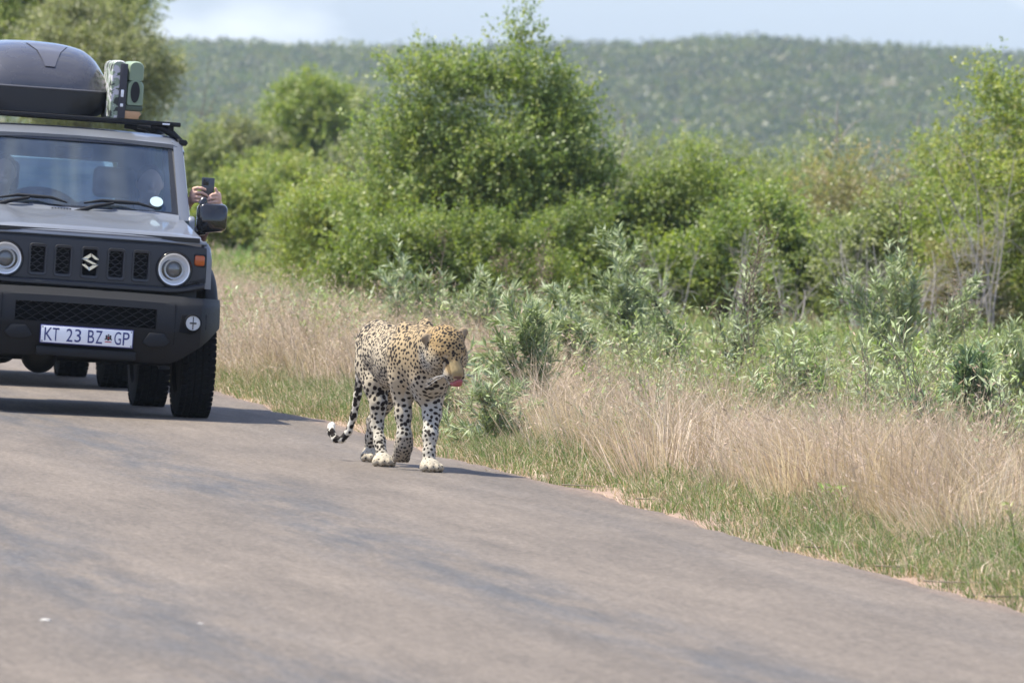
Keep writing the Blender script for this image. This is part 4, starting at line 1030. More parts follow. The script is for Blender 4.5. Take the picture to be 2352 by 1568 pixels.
    # cabin: sides, pillars, roof
    for s in (1, -1):
        bm = bmesh.new(); prism(bm, [(1.03, .36), (1.03, 1.20), (1.06, 1.225), (3.28, 1.225), (3.30, 1.1), (3.30, .50), (3.25, .45), (2.35, .45), (2.3, .36)], lambda y, z: (s * .700, y, z), lambda y, z: (s * .742, y, z))
        d = SP(bm_obj('body_side', bm, PAINT, P, .012))
        bm = bmesh.new(); box(bm, s * .728, s * .748, 1.10, 2.12, .42, 1.20); bm_obj('door', bm, PAINT, d, .006)
        bm = bmesh.new(); box(bm, s * .745, s * .765, 1.95, 2.07, 1.02, 1.05); bm_obj('door_handle', bm, PLAST, d, .006)
        def pillar(nm, a, b, w, tx=.03):
            bm = bmesh.new()
            loft(bm, [[(s * (x - i), y, z) for x, y, z in ((p[0], p[1], p[2]), (p[0], p[1] + w, p[2]), (p[0] - .055, p[1] + w, p[2]), (p[0] - .055, p[1], p[2]))] for p, i in ((a, 0), (b, 0))])
            return SP(bm_obj(nm, bm, PAINT, P, .008))
        # windscreen pillar, wide and flat seen from ahead
        bm = bmesh.new()
        rings = []
        for t in lin(0, 1, 6):
            y = 1.035 + .40 * t; z = 1.195 + .475 * t; xo = .716 - .034 * t; xi = .640 - .022 * t
            rings.append([(s * xi, y - .012, z), (s * (xo - .025), y - .006, z), (s * (xo - .006), y + .006, z), (s * xo, y + .03, z), (s * xo, y + .09, z), (s * (xi + .01), y + .09, z)])
        loft(bm, rings); SP(bm_obj('windscreen_pillar', bm, PAINT, P, ang=40))
        pillar('door_pillar', (.735, 2.12, 1.20), (.700, 2.14, 1.68), .09); pillar('rear_pillar', (.735, 3.16, 1.20), (.700, 3.12, 1.68), .13)
        bm = bmesh.new(); loft(bm, [[(s * .715, 2.21, 1.225), (s * .715, 3.16, 1.225), (s * .710, 3.16, 1.225), (s * .710, 2.21, 1.225)], [(s * .688, 2.23, 1.66), (s * .688, 3.12, 1.66), (s * .683, 3.12, 1.66), (s * .683, 2.23, 1.66)]]); SP(bm_obj('side_window', bm, GLASS, P))
        bm = bmesh.new(); loft(bm, [[(s * (x), y, z) for x, z in ((.655, 1.655), (.700, 1.648), (.712, 1.668), (.700, 1.685), (.655, 1.69))] for y in (1.42, 1.9, 3.25)]); SP(bm_obj('rain_gutter', bm, PLAST, P, .004))
        # door mirror
        bm = bmesh.new()
        rings = []
        for y, k in ((1.10, .86), (1.115, .95), (1.15, 1.0), (1.22, .97), (1.235, .92)):
            ring = []
            for (sx, sz, a0) in ((1, 1, 0), (-1, 1, 90), (-1, -1, 180), (1, -1, 270)):
                for q in range(6):
                    a = math.radians(a0 + 18 * q); r = .038
                    ring.append((s * (.858 + (sx * (.092 - r) + r * math.cos(a)) * k), y, 1.218 + (sz * (.094 - r) + r * math.sin(a)) * k + (.018 if sx > 0 and sz < 0 else 0)))
            rings.append(ring)
        loft(bm, rings); mr = SP(bm_obj('door_mirror', bm, GLOSSB, P, ang=60))
        tube_obj('mirror_arm', [([(s * .72, 1.17, 1.145), (s * .77, 1.165, 1.135), (s * .82, 1.16, 1.145)], .030)], GLOSSB, mr)
        tube_obj('mirror_stalk', [([(s * .79, 1.155, 1.30), (s * .80, 1.155, 1.325), (s * .815, 1.155, 1.335)], [.028, .026, .016])], GLOSSB, mr)
        bm = bmesh.new(); box(bm, s * .858 - .078, s * .858 + .078, 1.234, 1.238, 1.138, 1.298); bm_obj('mirror_glass', bm, CHROME, mr, .01)
    def roof(x, y):
        u = (y - 1.40) / 1.88; e = abs(x) / .69
        z = 1.724 - .012 * u - .018 * e ** 2 - .040 * max(0, (e - .86) / .14) ** 2
        if u < .17: z -= .056 * (1 - u / .17) ** 2
        return (x, y, z)
    SP(sheet('roof', lin(-.69, -.58, 7) + lin(-.50, .50, 13) + lin(.58, .69, 7), [1.40, 1.41, 1.425, 1.45, 1.48, 1.53, 1.58, 1.64, 1.72] + lin(1.9, 3.28, 8), roof, PAINT, P, Vector((0, .006, -.025)), ang=60))
    SP(sheet('scuttle', lin(-.64, .64, 17), [0, .3, .6, 1.0], lambda x, t: (x, .985 + .06 * t, 1.205 + .035 * t - .016 * (abs(x) / .66) ** 4), PAINT, P, Vector((0, .0, -.05)), ang=60))
    # windscreen with dark surround
    def ws(x, t): return (x * (1 - .022 * t), 1.028 + .395 * t - .0 + .03 * (abs(x) / .64) ** 2, 1.222 + .440 * t)
    w = SP(sheet('windscreen', lin(-.605, .605, 9), [.03, .35, .65, .94], ws, GLASS, P, .004))
    sheet('windscreen_surround', [-.645, -.60, -.3, 0, .3, .60, .645], [-.01, .035, .5, .925, 1.0], lambda x, t: tuple(np.array(ws(x, t)) + [0, -.006, .004]), GLOSSB, w, .016, lambda x, t: abs(x) < .60 and .035 < t < .925)
    bm = bmesh.new(); p = np.array(ws(.505, .13))
    lathe(bm, [(.040, .0), (.040, .002), (.001, .0021)], (0, 0, 0), 28)
    for v in bm.verts: v.co = Vector((p[0], p[1] - .006, p[2] + .02)) + Matrix.Rotation(math.radians(-42), 3, 'X') @ v.co
    bm_obj('licence_disc', bm, STICK, w)
    for x0, x1 in ((-.16 - .36, -.05), (-.005, .50)):
        a = np.array(ws(x0, -.05)) + [0, -.035, .0]; b = np.array(ws(x0 + .24, .085)) + [0, -.035, .012]; c = np.array(ws(x1, .05)) + [0, -.03, .012]
        wp = tube_obj('wiper', [([a, (a + b) / 2 + [0, 0, .008], b], [.016, .012, .008])], PLAST, P); SP(wp)
        m = np.array(ws(x0 + .28, .12)) + [0, -.026, .006]
        q0 = np.array(ws(x0 + .06, .075)) + [0, -.026, .006]
        tube_obj('wiper_blade', [([q0, (q0 + m) / 2 + [0, 0, .012], m, (m + c) / 2 + [0, 0, .012], c], [.006, .010, .012, .010, .005])], PLAST, wp)
    # tailgate with its window and the spare wheel
    SP(sheet('tailgate', [-.70, -.50, 0, .50, .70], [.45, .8, 1.15, 1.52, 1.70], lambda x, z: (x, 3.30 - max(0, z - 1.1) * .05, z), PAINT, P, .04, lambda x, z: abs(x) < .5 and 1.15 < z < 1.52))
    SP(sheet('rear_window', lin(-.51, .51, 3), [1.14, 1.53], lambda x, z: (x, 3.315 - max(0, z - 1.1) * .05, z), GLASS, P, .004))
    # underside, axles, wheels
    bm = bmesh.new(); box(bm, -.62, .62, .9, 3.25, .36, .46); box(bm, -.45, -.38, .1, 3.2, .34, .44); box(bm, .38, .45, .1, 3.2, .34, .44); SP(bm_obj('chassis', bm, DARKMET, P))
    for y in (.62, 2.87):
        tube_obj('axle', [([(-.6, y, .345), (.6, y, .345)], .042)], DARKMET, P)
        bm = bmesh.new(); bmesh.ops.create_uvsphere(bm, u_segments=18, v_segments=12, radius=.115, matrix=Matrix.Translation((-.2, y, .345)) @ Matrix.Diagonal((1, .9, 1.05, 1))); bm_obj('differential', bm, DARKMET, P)
        for s in (1, -1):
            wheel(P, (s * .735, y, .348), s)
    wheel(P, (0.05, 3.44, .98), 1, 'spare_wheel', axis='y')
    # cabin interior
    bm = bmesh.new(); box(bm, -.66, .66, 1.08, 1.40, .75, 1.185); SP(bm_obj('dashboard', bm, INTERIOR, P, .03, 3))
    for x in (-.36, .36):
        bm = bmesh.new(); box(bm, x - .24, x + .24, 1.75, 2.25, .62, .80); box(bm, x - .23, x + .23, 2.12, 2.26, .80, 1.27); st = SP(bm_obj('seat', bm, SEATM, P, .05, 4))
        bm = bmesh.new(); box(bm, x - .13, x + .13, 2.16, 2.25, 1.30, 1.49); bm_obj('headrest', bm, SEATM, st, .04, 4)
    bm = bmesh.new(); box(bm, -.60, .60, 2.80, 2.92, .7, 1.25); SP(bm_obj('rear_seat', bm, SEATM, P, .04, 3))
    bm = bmesh.new()
    bmesh.ops.create_circle(bm, segments=8, radius=.012, matrix=Matrix.Identity(4)); bm.free()
    an = np.linspace(0, 2 * math.pi, 25); V = np.stack([-.36 + .175 * np.cos(an), 1.50 + .09 * np.sin(an), 1.09 + .155 * np.sin(an)], -1)
    SP(tube_obj('steering_wheel', [(V, .014), ([(-.53, 1.5, 1.09), (-.36, 1.47, 1.08), (-.19, 1.5, 1.09)], .016)], INTERIOR, P))
    bm = bmesh.new(); box(bm, -.10, .13, 1.44, 1.47, 1.53, 1.595); SP(bm_obj('interior_mirror', bm, INTERIOR, P, .012, 3))
    bm = bmesh.new(); box(bm, -.64, .64, 1.44, 3.2, 1.655, 1.665); SP(bm_obj('headlining', bm, INTERIOR, P))
    # roof rack
    bm = bmesh.new()
    for y in (1.62, 2.1, 2.6, 3.05): box(bm, -.68, .68, y - .035, y + .035, 1.762, 1.790)
    rk = SP(bm_obj('roof_rack', bm, PLAST, P, .008))
    for s in (1, -1):
        bm = bmesh.new(); box(bm, s * .60, s * .64, 1.60, 3.1, 1.736, 1.764); bm_obj('rack_rail', bm, PLAST, rk, .006)
        for y in (1.62, 2.35, 3.05):
            tube_obj('rack_foot', [([(s * .50, y, 1.755), (s * .56, y, 1.752), (s * .63, y, 1.72), (s * .685, y, 1.675), (s * .70, y, 1.655)], [.018, .022, .024, .022, .016])], PLAST, rk)
            lb = [o for o in rk.children][-1]
    bm = bmesh.new(); box(bm, .565, .610, 1.578, 1.584, 1.770, 1.780); bm_obj('rack_badge', bm, WHITE, rk)

def wheel(P, c, s, name='wheel', axis='x', R=.348, W=.100):
    bm = bmesh.new()
    pr = [(.195, -W * .8), (.21, -W), (.29, -W * 1.03), (R - .022, -W * .96), (R - .004, -W * .80)]
    for k, x in enumerate(np.linspace(-W * .74, W * .74, 13)): pr.append((R - (.009 if k % 3 == 1 else 0), x))
    pr += [(R - .004, W * .80), (R - .022, W * .96), (.29, W * 1.03), (.21, W), (.195, W * .8)]
    lathe(bm, pr, c, 56, axis); t = bm_obj(name, bm, RUBBER, P, ang=28)
    # tread blocks
    bm = bmesh.new()
    for k in range(52):
        a = 2 * math.pi * k / 52
        for x in (-.085, -.045, 0, .045, .085):
            aa = a + (.06 if x in (-.045, .045) else 0)
            if axis == 'x': Mx = Matrix.Translation((c[0] + x, c[1] + math.cos(aa) * R, c[2] + math.sin(aa) * R)) @ Matrix.Rotation(aa, 4, 'X')
            else: Mx = Matrix.Translation((c[0] + math.cos(aa) * R, c[1] + x, c[2] + math.sin(aa) * R)) @ Matrix.Rotation(-aa, 4, 'Y') @ Matrix.Rotation(math.pi / 2, 4, 'Z')
            box(bm, -.015, .015, -.006, .0018, -.015, .015, Mx)
    o = bm_obj('tread', bm, RUBBER, t); o['kind'] = 'stuff'
    bm = bmesh.new(); f = s if axis == 'x' else 1
    lathe(bm, [(.20, -f * W * .7), (.20, f * W * .75), (.185, f * W * .78), (.16, f * W * .45), (.06, f * W * .55), (.001, f * W * .55)], c, 40, axis); bm_obj('rim', bm, DARKMET, t)
    return t
build_car()

def build_roof_load():
    # roof box
    b = on_car('roof_box', (-.19, 2.05, 1.792)); tag(b, 'glossy black roof box strapped on top of the grey car', 'roof box')
    def sec(y, hw, z0, z1, n, e=3.0):
        o = []
        for k in range(n):
            a = 2 * math.pi * k / n; c_, s_ = math.cos(a), math.sin(a)
            o.append((hw * math.copysign(abs(c_) ** (2 / e), c_), y, (z0 + z1) / 2 + (z1 - z0) / 2 * math.copysign(abs(s_) ** (2 / e), s_)))
        return o
    LX = [0, .25, .42, .56, .66, .73, .79, .85, .90, .95, .98, 1]; LZ = [1, .985, .95, .895, .82, .71, .57, .40, .265, .15, .07, 0]
    def lid(y, hw, z1):
        pts = []
        for k in range(33):
            c_ = 1 - 2 * k / 32; c_ = math.copysign(abs(c_) ** .8, c_)
            pts.append((hw * c_, y, .155 + (z1 - .155) * float(np.interp(abs(c_), LX, LZ))))
        return pts + [(-hw, y, .150), (hw, y, .150)]
    st = [(-.34, .16, .17), (-.33, .28, .20), (-.30, .37, .25), (-.25, .43, .31), (-.15, .475, .38), (0, .495, .425), (.2, .503, .442), (.6, .505, .447), (1.2, .50, .43), (1.5, .47, .38), (1.6, .41, .30), (1.63, .3, .2)]
    bm = bmesh.new(); loft(bm, [lid(*q) for q in st]); bm_obj('lid', bm, BOXLID, b, ang=60)
    def base(y, hw):
        k = hw / .5
        return [(hw, y, .152), (hw * 1.012, y, .146), (hw * 1.012, y, .118), (hw * .97, y, .05 * k + .01), (hw * .80, y, 0.002), (-hw * .80, y, 0.002), (-hw * .97, y, .05 * k + .01), (-hw * 1.012, y, .118), (-hw * 1.012, y, .146), (-hw, y, .152)]
    bm = bmesh.new(); loft(bm, [base(y, hw * 1.01) for y, hw, _ in st]); bm_obj('base', bm, flat_mat('roof_box_base', (.014, .014, .016), .5), b, ang=40)
    # V-shaped raised panel on the nose
    def on_lid(x, t):
        hs = [q[2] for q in st]; ys = [q[0] for q in st]; hw_ = [q[1] for q in st]
        y = float(t); z1 = np.interp(y, ys, hs); hw = np.interp(y, ys, hw_)
        return (x, y - .006, .155 + (z1 - .155) * float(np.interp(abs(x) / hw, LX, LZ)) + .003)
    bm = bmesh.new(); rows = []
    for t in lin(-.27, .05, 9):
        w_ = .03 + .11 * (t + .27) / .32; rows.append([on_lid(.06 + x, t) for x in (-w_, -w_ * .5, 0, w_ * .5, w_)])
    loft(bm, rows, closed=False); bm_obj('nose_panel', bm, flat_mat('roof_box_trim', (.075, .075, .09), .3, coat=.4), b)
    tube_obj('seam', [([(x, y, .152) for y, x in [(q[0], q[1] * 1.014) for q in st][::-1]] + [(x, y, .152) for y, x in [(q[0], -q[1] * 1.014) for q in st]], .007)], flat_mat('seam_grey', (.10, .10, .11), .3), b)
    # two upright cases beside it
    GRN = flat_mat('green_case', (.20, .26, .175), .6, noise=.15, nscale=14); GRD = flat_mat('dark_green_case', (.055, .075, .05), .6)
    CAM = new_mat('camouflage_canvas'); m, t, bb = CAM
    tc = N(t, 'ShaderNodeTexCoord'); nz = N(t, 'ShaderNodeTexNoise', Scale=13.0, Detail=3.0); t.links.new(tc.outputs['Object'], nz.inputs['Vector'])
    cr = N(t, 'ShaderNodeValToRGB'); e = cr.color_ramp.elements; cr.color_ramp.interpolation = 'CONSTANT'; e[0].color = (.04, .045, .04, 1); e[1].position = .43; e[1].color = (.24, .29, .22, 1)
    q = e.new(.52); q.color = (.48, .47, .50, 1); q = e.new(.60); q.color = (.09, .12, .075, 1); t.links.new(nz.outputs['Fac'], cr.inputs[0]); t.links.new(cr.outputs[0], bb.inputs['Base Color']); bb.inputs['Roughness'].default_value = .8
    def pad(x0, x1, z0, z1, mat, par, name, y0=-.02, y1=.42, r=.05):
        bm = bmesh.new(); rings = []
        cx, hw = (x0 + x1) / 2, (x1 - x0) / 2
        for y, k in ((y0, .80), (y0 + .02, .96), (y0 + .05, 1), (y1 - .05, 1), (y1, .9)):
            o = []
            for (sx, sz, a0, rr) in ((1, 1, 0, hw * .85), (-1, 1, 90, hw * .85), (-1, -1, 180, .01), (1, -1, 270, .01)):
                for j in range(5):
                    a = math.radians(a0 + 22.5 * j); o.append((cx + (sx * (hw - rr) + rr * math.cos(a)) * k, y, (z1 - rr if sz > 0 else z0 + rr) + rr * math.sin(a) * (k if sz > 0 else 1)))
            rings.append(o)
        loft(bm, rings); return bm_obj(name, bm, mat, par, ang=60)
    c1 = on_car('equipment_case', (.285, 1.62, 1.792)); tag(c1, 'camouflage canvas case standing against the black roof box', 'case')
    pad(-.055, .045, .0, .355, CAM[0], c1, 'case_body')
    bm = bmesh.new(); box(bm, .000, .046, -.028, -.020, .0, .335); bm_obj('strap', bm, flat_mat('strap_web', (.045, .045, .055), .8), c1, .003)
    bm = bmesh.new(); box(bm, .012, .030, -.034, -.026, .13, .175); bm_obj('buckle', bm, WHITE, c1, .003); bm = bmesh.new(); box(bm, .012, .030, -.034, -.026, .07, .09); bm_obj('buckle', bm, WHITE, c1, .003)
    c2 = on_car('equipment_case', (.385, 1.62, 1.792)); tag(c2, 'green moulded case with a dark oblong opening beside the camouflage case', 'case')
    pad(-.050, .050, .235, .355, GRN, c2, 'upper_shell'); pad(-.055, .056, .085, .245, GRN, c2, 'lower_shell', -.022)
    bm = bmesh.new(); prism(bm, [(.028 * math.cos(a), .165 + .065 * math.sin(a)) for a in np.linspace(0, 2 * math.pi, 20, endpoint=False)], lambda x, z: (x, -.026, z), lambda x, z: (x, -.010, z)); bm_obj('opening', bm, flat_mat('opening_dark', (.012, .012, .014), .8), c2)
    bm = bmesh.new(); box(bm, -.058, .054, -.018, .40, .050, .084); bm_obj('foot', bm, GRD, c2, .008)
    c3 = on_car('wooden_block', (.365, 1.61, 1.792)); tag(c3, 'tan wooden block wedged on the rack under the green case', 'block')
    bm = bmesh.new(); prism(bm, [(-.062, .0), (.05, .0), (.056, .02), (.066, .028), (.056, .047), (-.068, .049)], lambda x, z: (x, -.012, z), lambda x, z: (x, .3, z)); bm_obj('block_body', bm, flat_mat('tan_wood', (.48, .28, .15), .7, noise=.25, nscale=25), c3, .003)
build_roof_load()

def person(name, label, shirt, build):
    root = on_car(name, (0, 0, 0)); tag(root, label, 'person')
    S = Shape(.0055); build(S); V, Q = S.mesh(); ids = S.ids(V)
    pal = np.array([(.62, .38, .29), shirt, (.05, .035, .025), (.05, .06, .09)])
    m, t, b = new_mat('skin_and_cloth'); a = N(t, 'ShaderNodeVertexColor', layer_name='col'); t.links.new(a.outputs['Color'], b.inputs['Base Color']); b.inputs['Roughness'].default_value = .6
    b.inputs['Subsurface Weight'].default_value = .08; b.inputs['Subsurface Radius'].default_value = (.01, .004, .002)
    link_mesh('body', np_mesh('body', V, [Q], pal[ids]), m, root, True); return root
def torso(S, x, lean, y=2.02, hx=None, hz=1.40, hy=1.9):
    hx = x + lean if hx is None else hx
    S.cone((x - .06, y + .02, .82), (x + .06, y + .02, .82), .125, .125, .05, 3)
    S.chain([(x, y + .02, .88), (x + lean * .4, y, 1.02), (x + lean * .7, y - .02, 1.14)], [.135, .145, .13], .05, 1)
    S.cone((x - .13 + lean * .75, y - .02, 1.17), (x + .13 + lean * .75, y - .02, 1.17), .065, .065, .05, 1)
    S.cone((x + lean * .8, y - .03, 1.19), (hx, hy + .02, hz - .09), .052, .05, .03, 0)
    S.ell((hx, hy, hz), (.075, .095, .105), k=.02, c=0); S.ell((hx, hy + .02, hz + .03), (.083, .095, .090), k=.01, c=2)
    S.cone((hx, hy - .085, hz + .01), (hx, hy - .108, hz - .02), .012, .015, .015, 0); S.cone((hx - .02, hy - .085, hz - .055), (hx + .02, hy - .085, hz - .055), .012, .012, .01, 0)
    for s in (1, -1):
        S.ell((hx + s * .076, hy + .01, hz - .005), (.012, .02, .03), k=.008, c=0)
        S.chain([(x + s * .10, y, .86), (x + s * .13, y - .42, .90), (x + s * .13, y - .55, .55)], [.085, .065, .05], .04, 3)
def build_passenger(S):
    torso(S, .40, .13, hx=.545, hz=1.405, hy=1.86)
    # right arm to the viewer's left of the phone, left arm to its right
    S.chain([(.38, 1.96, 1.17), (.60, 1.62, 1.12), (.715, 1.36, 1.285)], [.055, .045, .036], .03, 1)
    S.chain([(.715, 1.36, 1.285), (.738, 1.315, 1.318)], [.028, .028], .012, 0)
    S.ell((.745, 1.285, 1.350), (.020, .030, .046), k=.012, c=0)
    for z, L, dz in ((1.396, .070, -.004), (1.368, .080, -.010), (1.340, .072, -.004), (1.316, .058, .002)):
        S.chain([(.748, 1.280, z - .004), (.768, 1.262, z + .003), (.748 + L * .62, 1.256, z + .003), (.748 + L, 1.2615, z + dz)], [.0115, .0105, .0098, .0082], .004, 0)
    S.chain([(.752, 1.30, 1.335), (.775, 1.307, 1.355), (.800, 1.300, 1.372)], [.013, .011, .009], .006, 0)
    S.chain([(.66, 1.98, 1.17), (.85, 1.72, 1.10), (.915, 1.40, 1.265)], [.055, .045, .036], .03, 1)
    S.chain([(.915, 1.40, 1.265), (.912, 1.33, 1.305)], [.028, .028], .012, 0)
    S.ell((.905, 1.292, 1.342), (.020, .030, .044), k=.012, c=0)
    S.chain([(.900, 1.285, 1.368), (.888, 1.266, 1.386), (.879, 1.2605, 1.404)], [.0105, .0098, .0082], .004, 0)
    for z, L, dz in ((1.362, .058, -.012), (1.340, .068, -.008), (1.316, .062, -.002)):
        S.chain([(.902, 1.280, z), (.885, 1.262, z + .006), (.902 - L * .65, 1.2555, z + .002), (.902 - L, 1.2605, z + dz)], [.0115, .0105, .0098, .0082], .004, 0)
    S.chain([(.900, 1.30, 1.33), (.880, 1.306, 1.352), (.862, 1.300, 1.366)], [.013, .011, .009], .006, 0)
def build_driver(S):
    torso(S, -.36, .0, hz=1.41, hy=1.93)
    for s, hx in ((1, -.20), (-1, -.52)):
        S.chain([(-.36 + s * .15, 2.0, 1.17), (-.36 + s * .22, 1.78, 1.0), (hx, 1.53, 1.10)], [.055, .042, .03], .03, 1)
        S.ell((hx, 1.51, 1.12), (.022, .032, .035), k=.01, c=0)
        for k in range(4): S.chain([(hx, 1.49, 1.10 + k * .018), (hx + s * .018, 1.475, 1.105 + k * .018), (hx + s * .004, 1.47, 1.10 + k * .018)], [.010, .009, .008], .004, 0)
        S.chain([(hx - s * .01, 1.50, 1.10), (hx - s * .022, 1.49, 1.125)], [.011, .009], .004, 0)
person('person', 'passenger leaning to the open car window and holding up a phone with both hands', (.10, .045, .06), build_passenger)
person('person', 'driver in a dark shirt seated behind the steering wheel of the grey car', (.055, .055, .07), build_driver)
ph = on_car('phone', (.834, 1.280, 1.387)); tag(ph, 'dark phone held upright above the black door mirror', 'phone')
bm = bmesh.new(); box(bm, -.0395, .0395, -.0045, .0045, -.079, .079); bm_obj('phone_body', bm, flat_mat('phone_dark', (.035, .038, .048), .3, coat=.3), ph, .004, 3)
bm = bmesh.new(); box(bm, -.034, .003, -.0075, -.004, .032, .070); cb = bm_obj('camera_bump', bm, GLOSSB, ph, .002, 2)
for dx, dz in ((-.024, .059), (-.024, .043), (-.008, .051)):
    bm = bmesh.new(); lathe(bm, [(.0075, -.007), (.0075, -.0092), (.006, -.0095), (.001, -.0088)], (dx, 0, dz), 18); bm_obj('camera_lens', bm, DARKMET, cb)

# ------------------------------------------------------------------ the second vehicle, seen through and under the first
def build_second():
    root = on_car('white_car', (0, 0, 0))
    g = ground_pt(235, 888); R = Matrix.Rotation(YAW, 4, 'Z')
    root.matrix_world = Matrix.Translation((g[0] - .62 * _cx + .8 * _sx, g[1] - .62 * _sx - .8 * _cx, 0)) @ R
    tag(root, 'pale car following behind, glimpsed through and under the grey car', 'car')
    W2 = flat_mat('pale_paint', (.68, .72, .74), .35, coat=.5)
    bm = bmesh.new(); loft(bm, [[(x, y, z) for x, z in ((-hw, z0), (-hw, z1 - .06), (-hw + .08, z1), (hw - .08, z1), (hw, z1 - .06), (hw, z0))] for y, hw, z0, z1 in ((0, .74, .42, .78), (.05, .80, .36, .86), (.9, .84, .34, .97), (1.3, .85, .34, .99), (4.4, .85, .36, 1.02), (4.5, .80, .42, .9))]); bm_obj('body', bm, W2, root, .02)
    bm = bmesh.new(); loft(bm, [[(-hw, y, z), (hw, y, z), (hw, y2, z), (-hw, y2, z)] for hw, y, y2, z in ((.74, 1.9, 3.9, 1.50), (.68, 2.0, 3.8, 1.545))]); bm_obj('roof', bm, W2, root, .02)
    for s in (1, -1):
        for (ya, yb) in ((.95, 1.92), (2.8, 2.85), (4.2, 3.8)):
            bm = bmesh.new(); loft(bm, [[(s * .80, ya, .98), (s * .80, ya + .1, .98), (s * .73, ya + .1, .98), (s * .73, ya, .98)], [(s * .74, yb, 1.51), (s * .74, yb + .1, 1.51), (s * .66, yb + .1, 1.51), (s * .66, yb, 1.51)]])
            bm_obj('pillar', bm, W2, root, .01)
    sheet('windscreen', lin(-.74, .74, 3), [0, 1], lambda x, t: (x * (1 - .08 * t), .97 + .93 * t, .99 + .51 * t), glass_mat('pale_windscreen', (.45, .55, .58), 1.9, .12), root, .004)
    bm = bmesh.new(); box(bm, -.7, .7, 1.5, 4.1, .7, .97); bm_obj('interior', bm, INTERIOR, root)
    bm = bmesh.new(); box(bm, -.76, .76, -.06, .1, .36, .56); bm_obj('bumper', bm, PLAST, root, .03)
    for s in (1, -1):
        bm = bmesh.new(); box(bm, s * .62 - .12, s * .62 + .12, -.012, .05, .62, .75); bm_obj('headlight', bm, SILVER, root, .02)
        for y in (.8, 3.5): wheel(root, (s * .70, y, .348), s)
    bm = bmesh.new(); bmesh.ops.create_uvsphere(bm, u_segments=16, v_segments=10, radius=.14, matrix=Matrix.Translation((-.05, .8, .36))); box(bm, -.5, .5, .5, 1.1, .34, .42); bm_obj('underbody', bm, DARKMET, root)
build_second()
# ------------------------------------------------------------------ the leopard.  Local frame: x to its left (the viewer's right), -y forward, z up
LYAW = math.radians(17)
_p = ground_pt(990, 1084)
_lc, _ls = math.cos(LYAW), math.sin(LYAW)
LEO_POS = (_p[0] - .03 * _lc - .62 * _ls, _p[1] - .03 * _ls + .62 * _lc, 0.0)

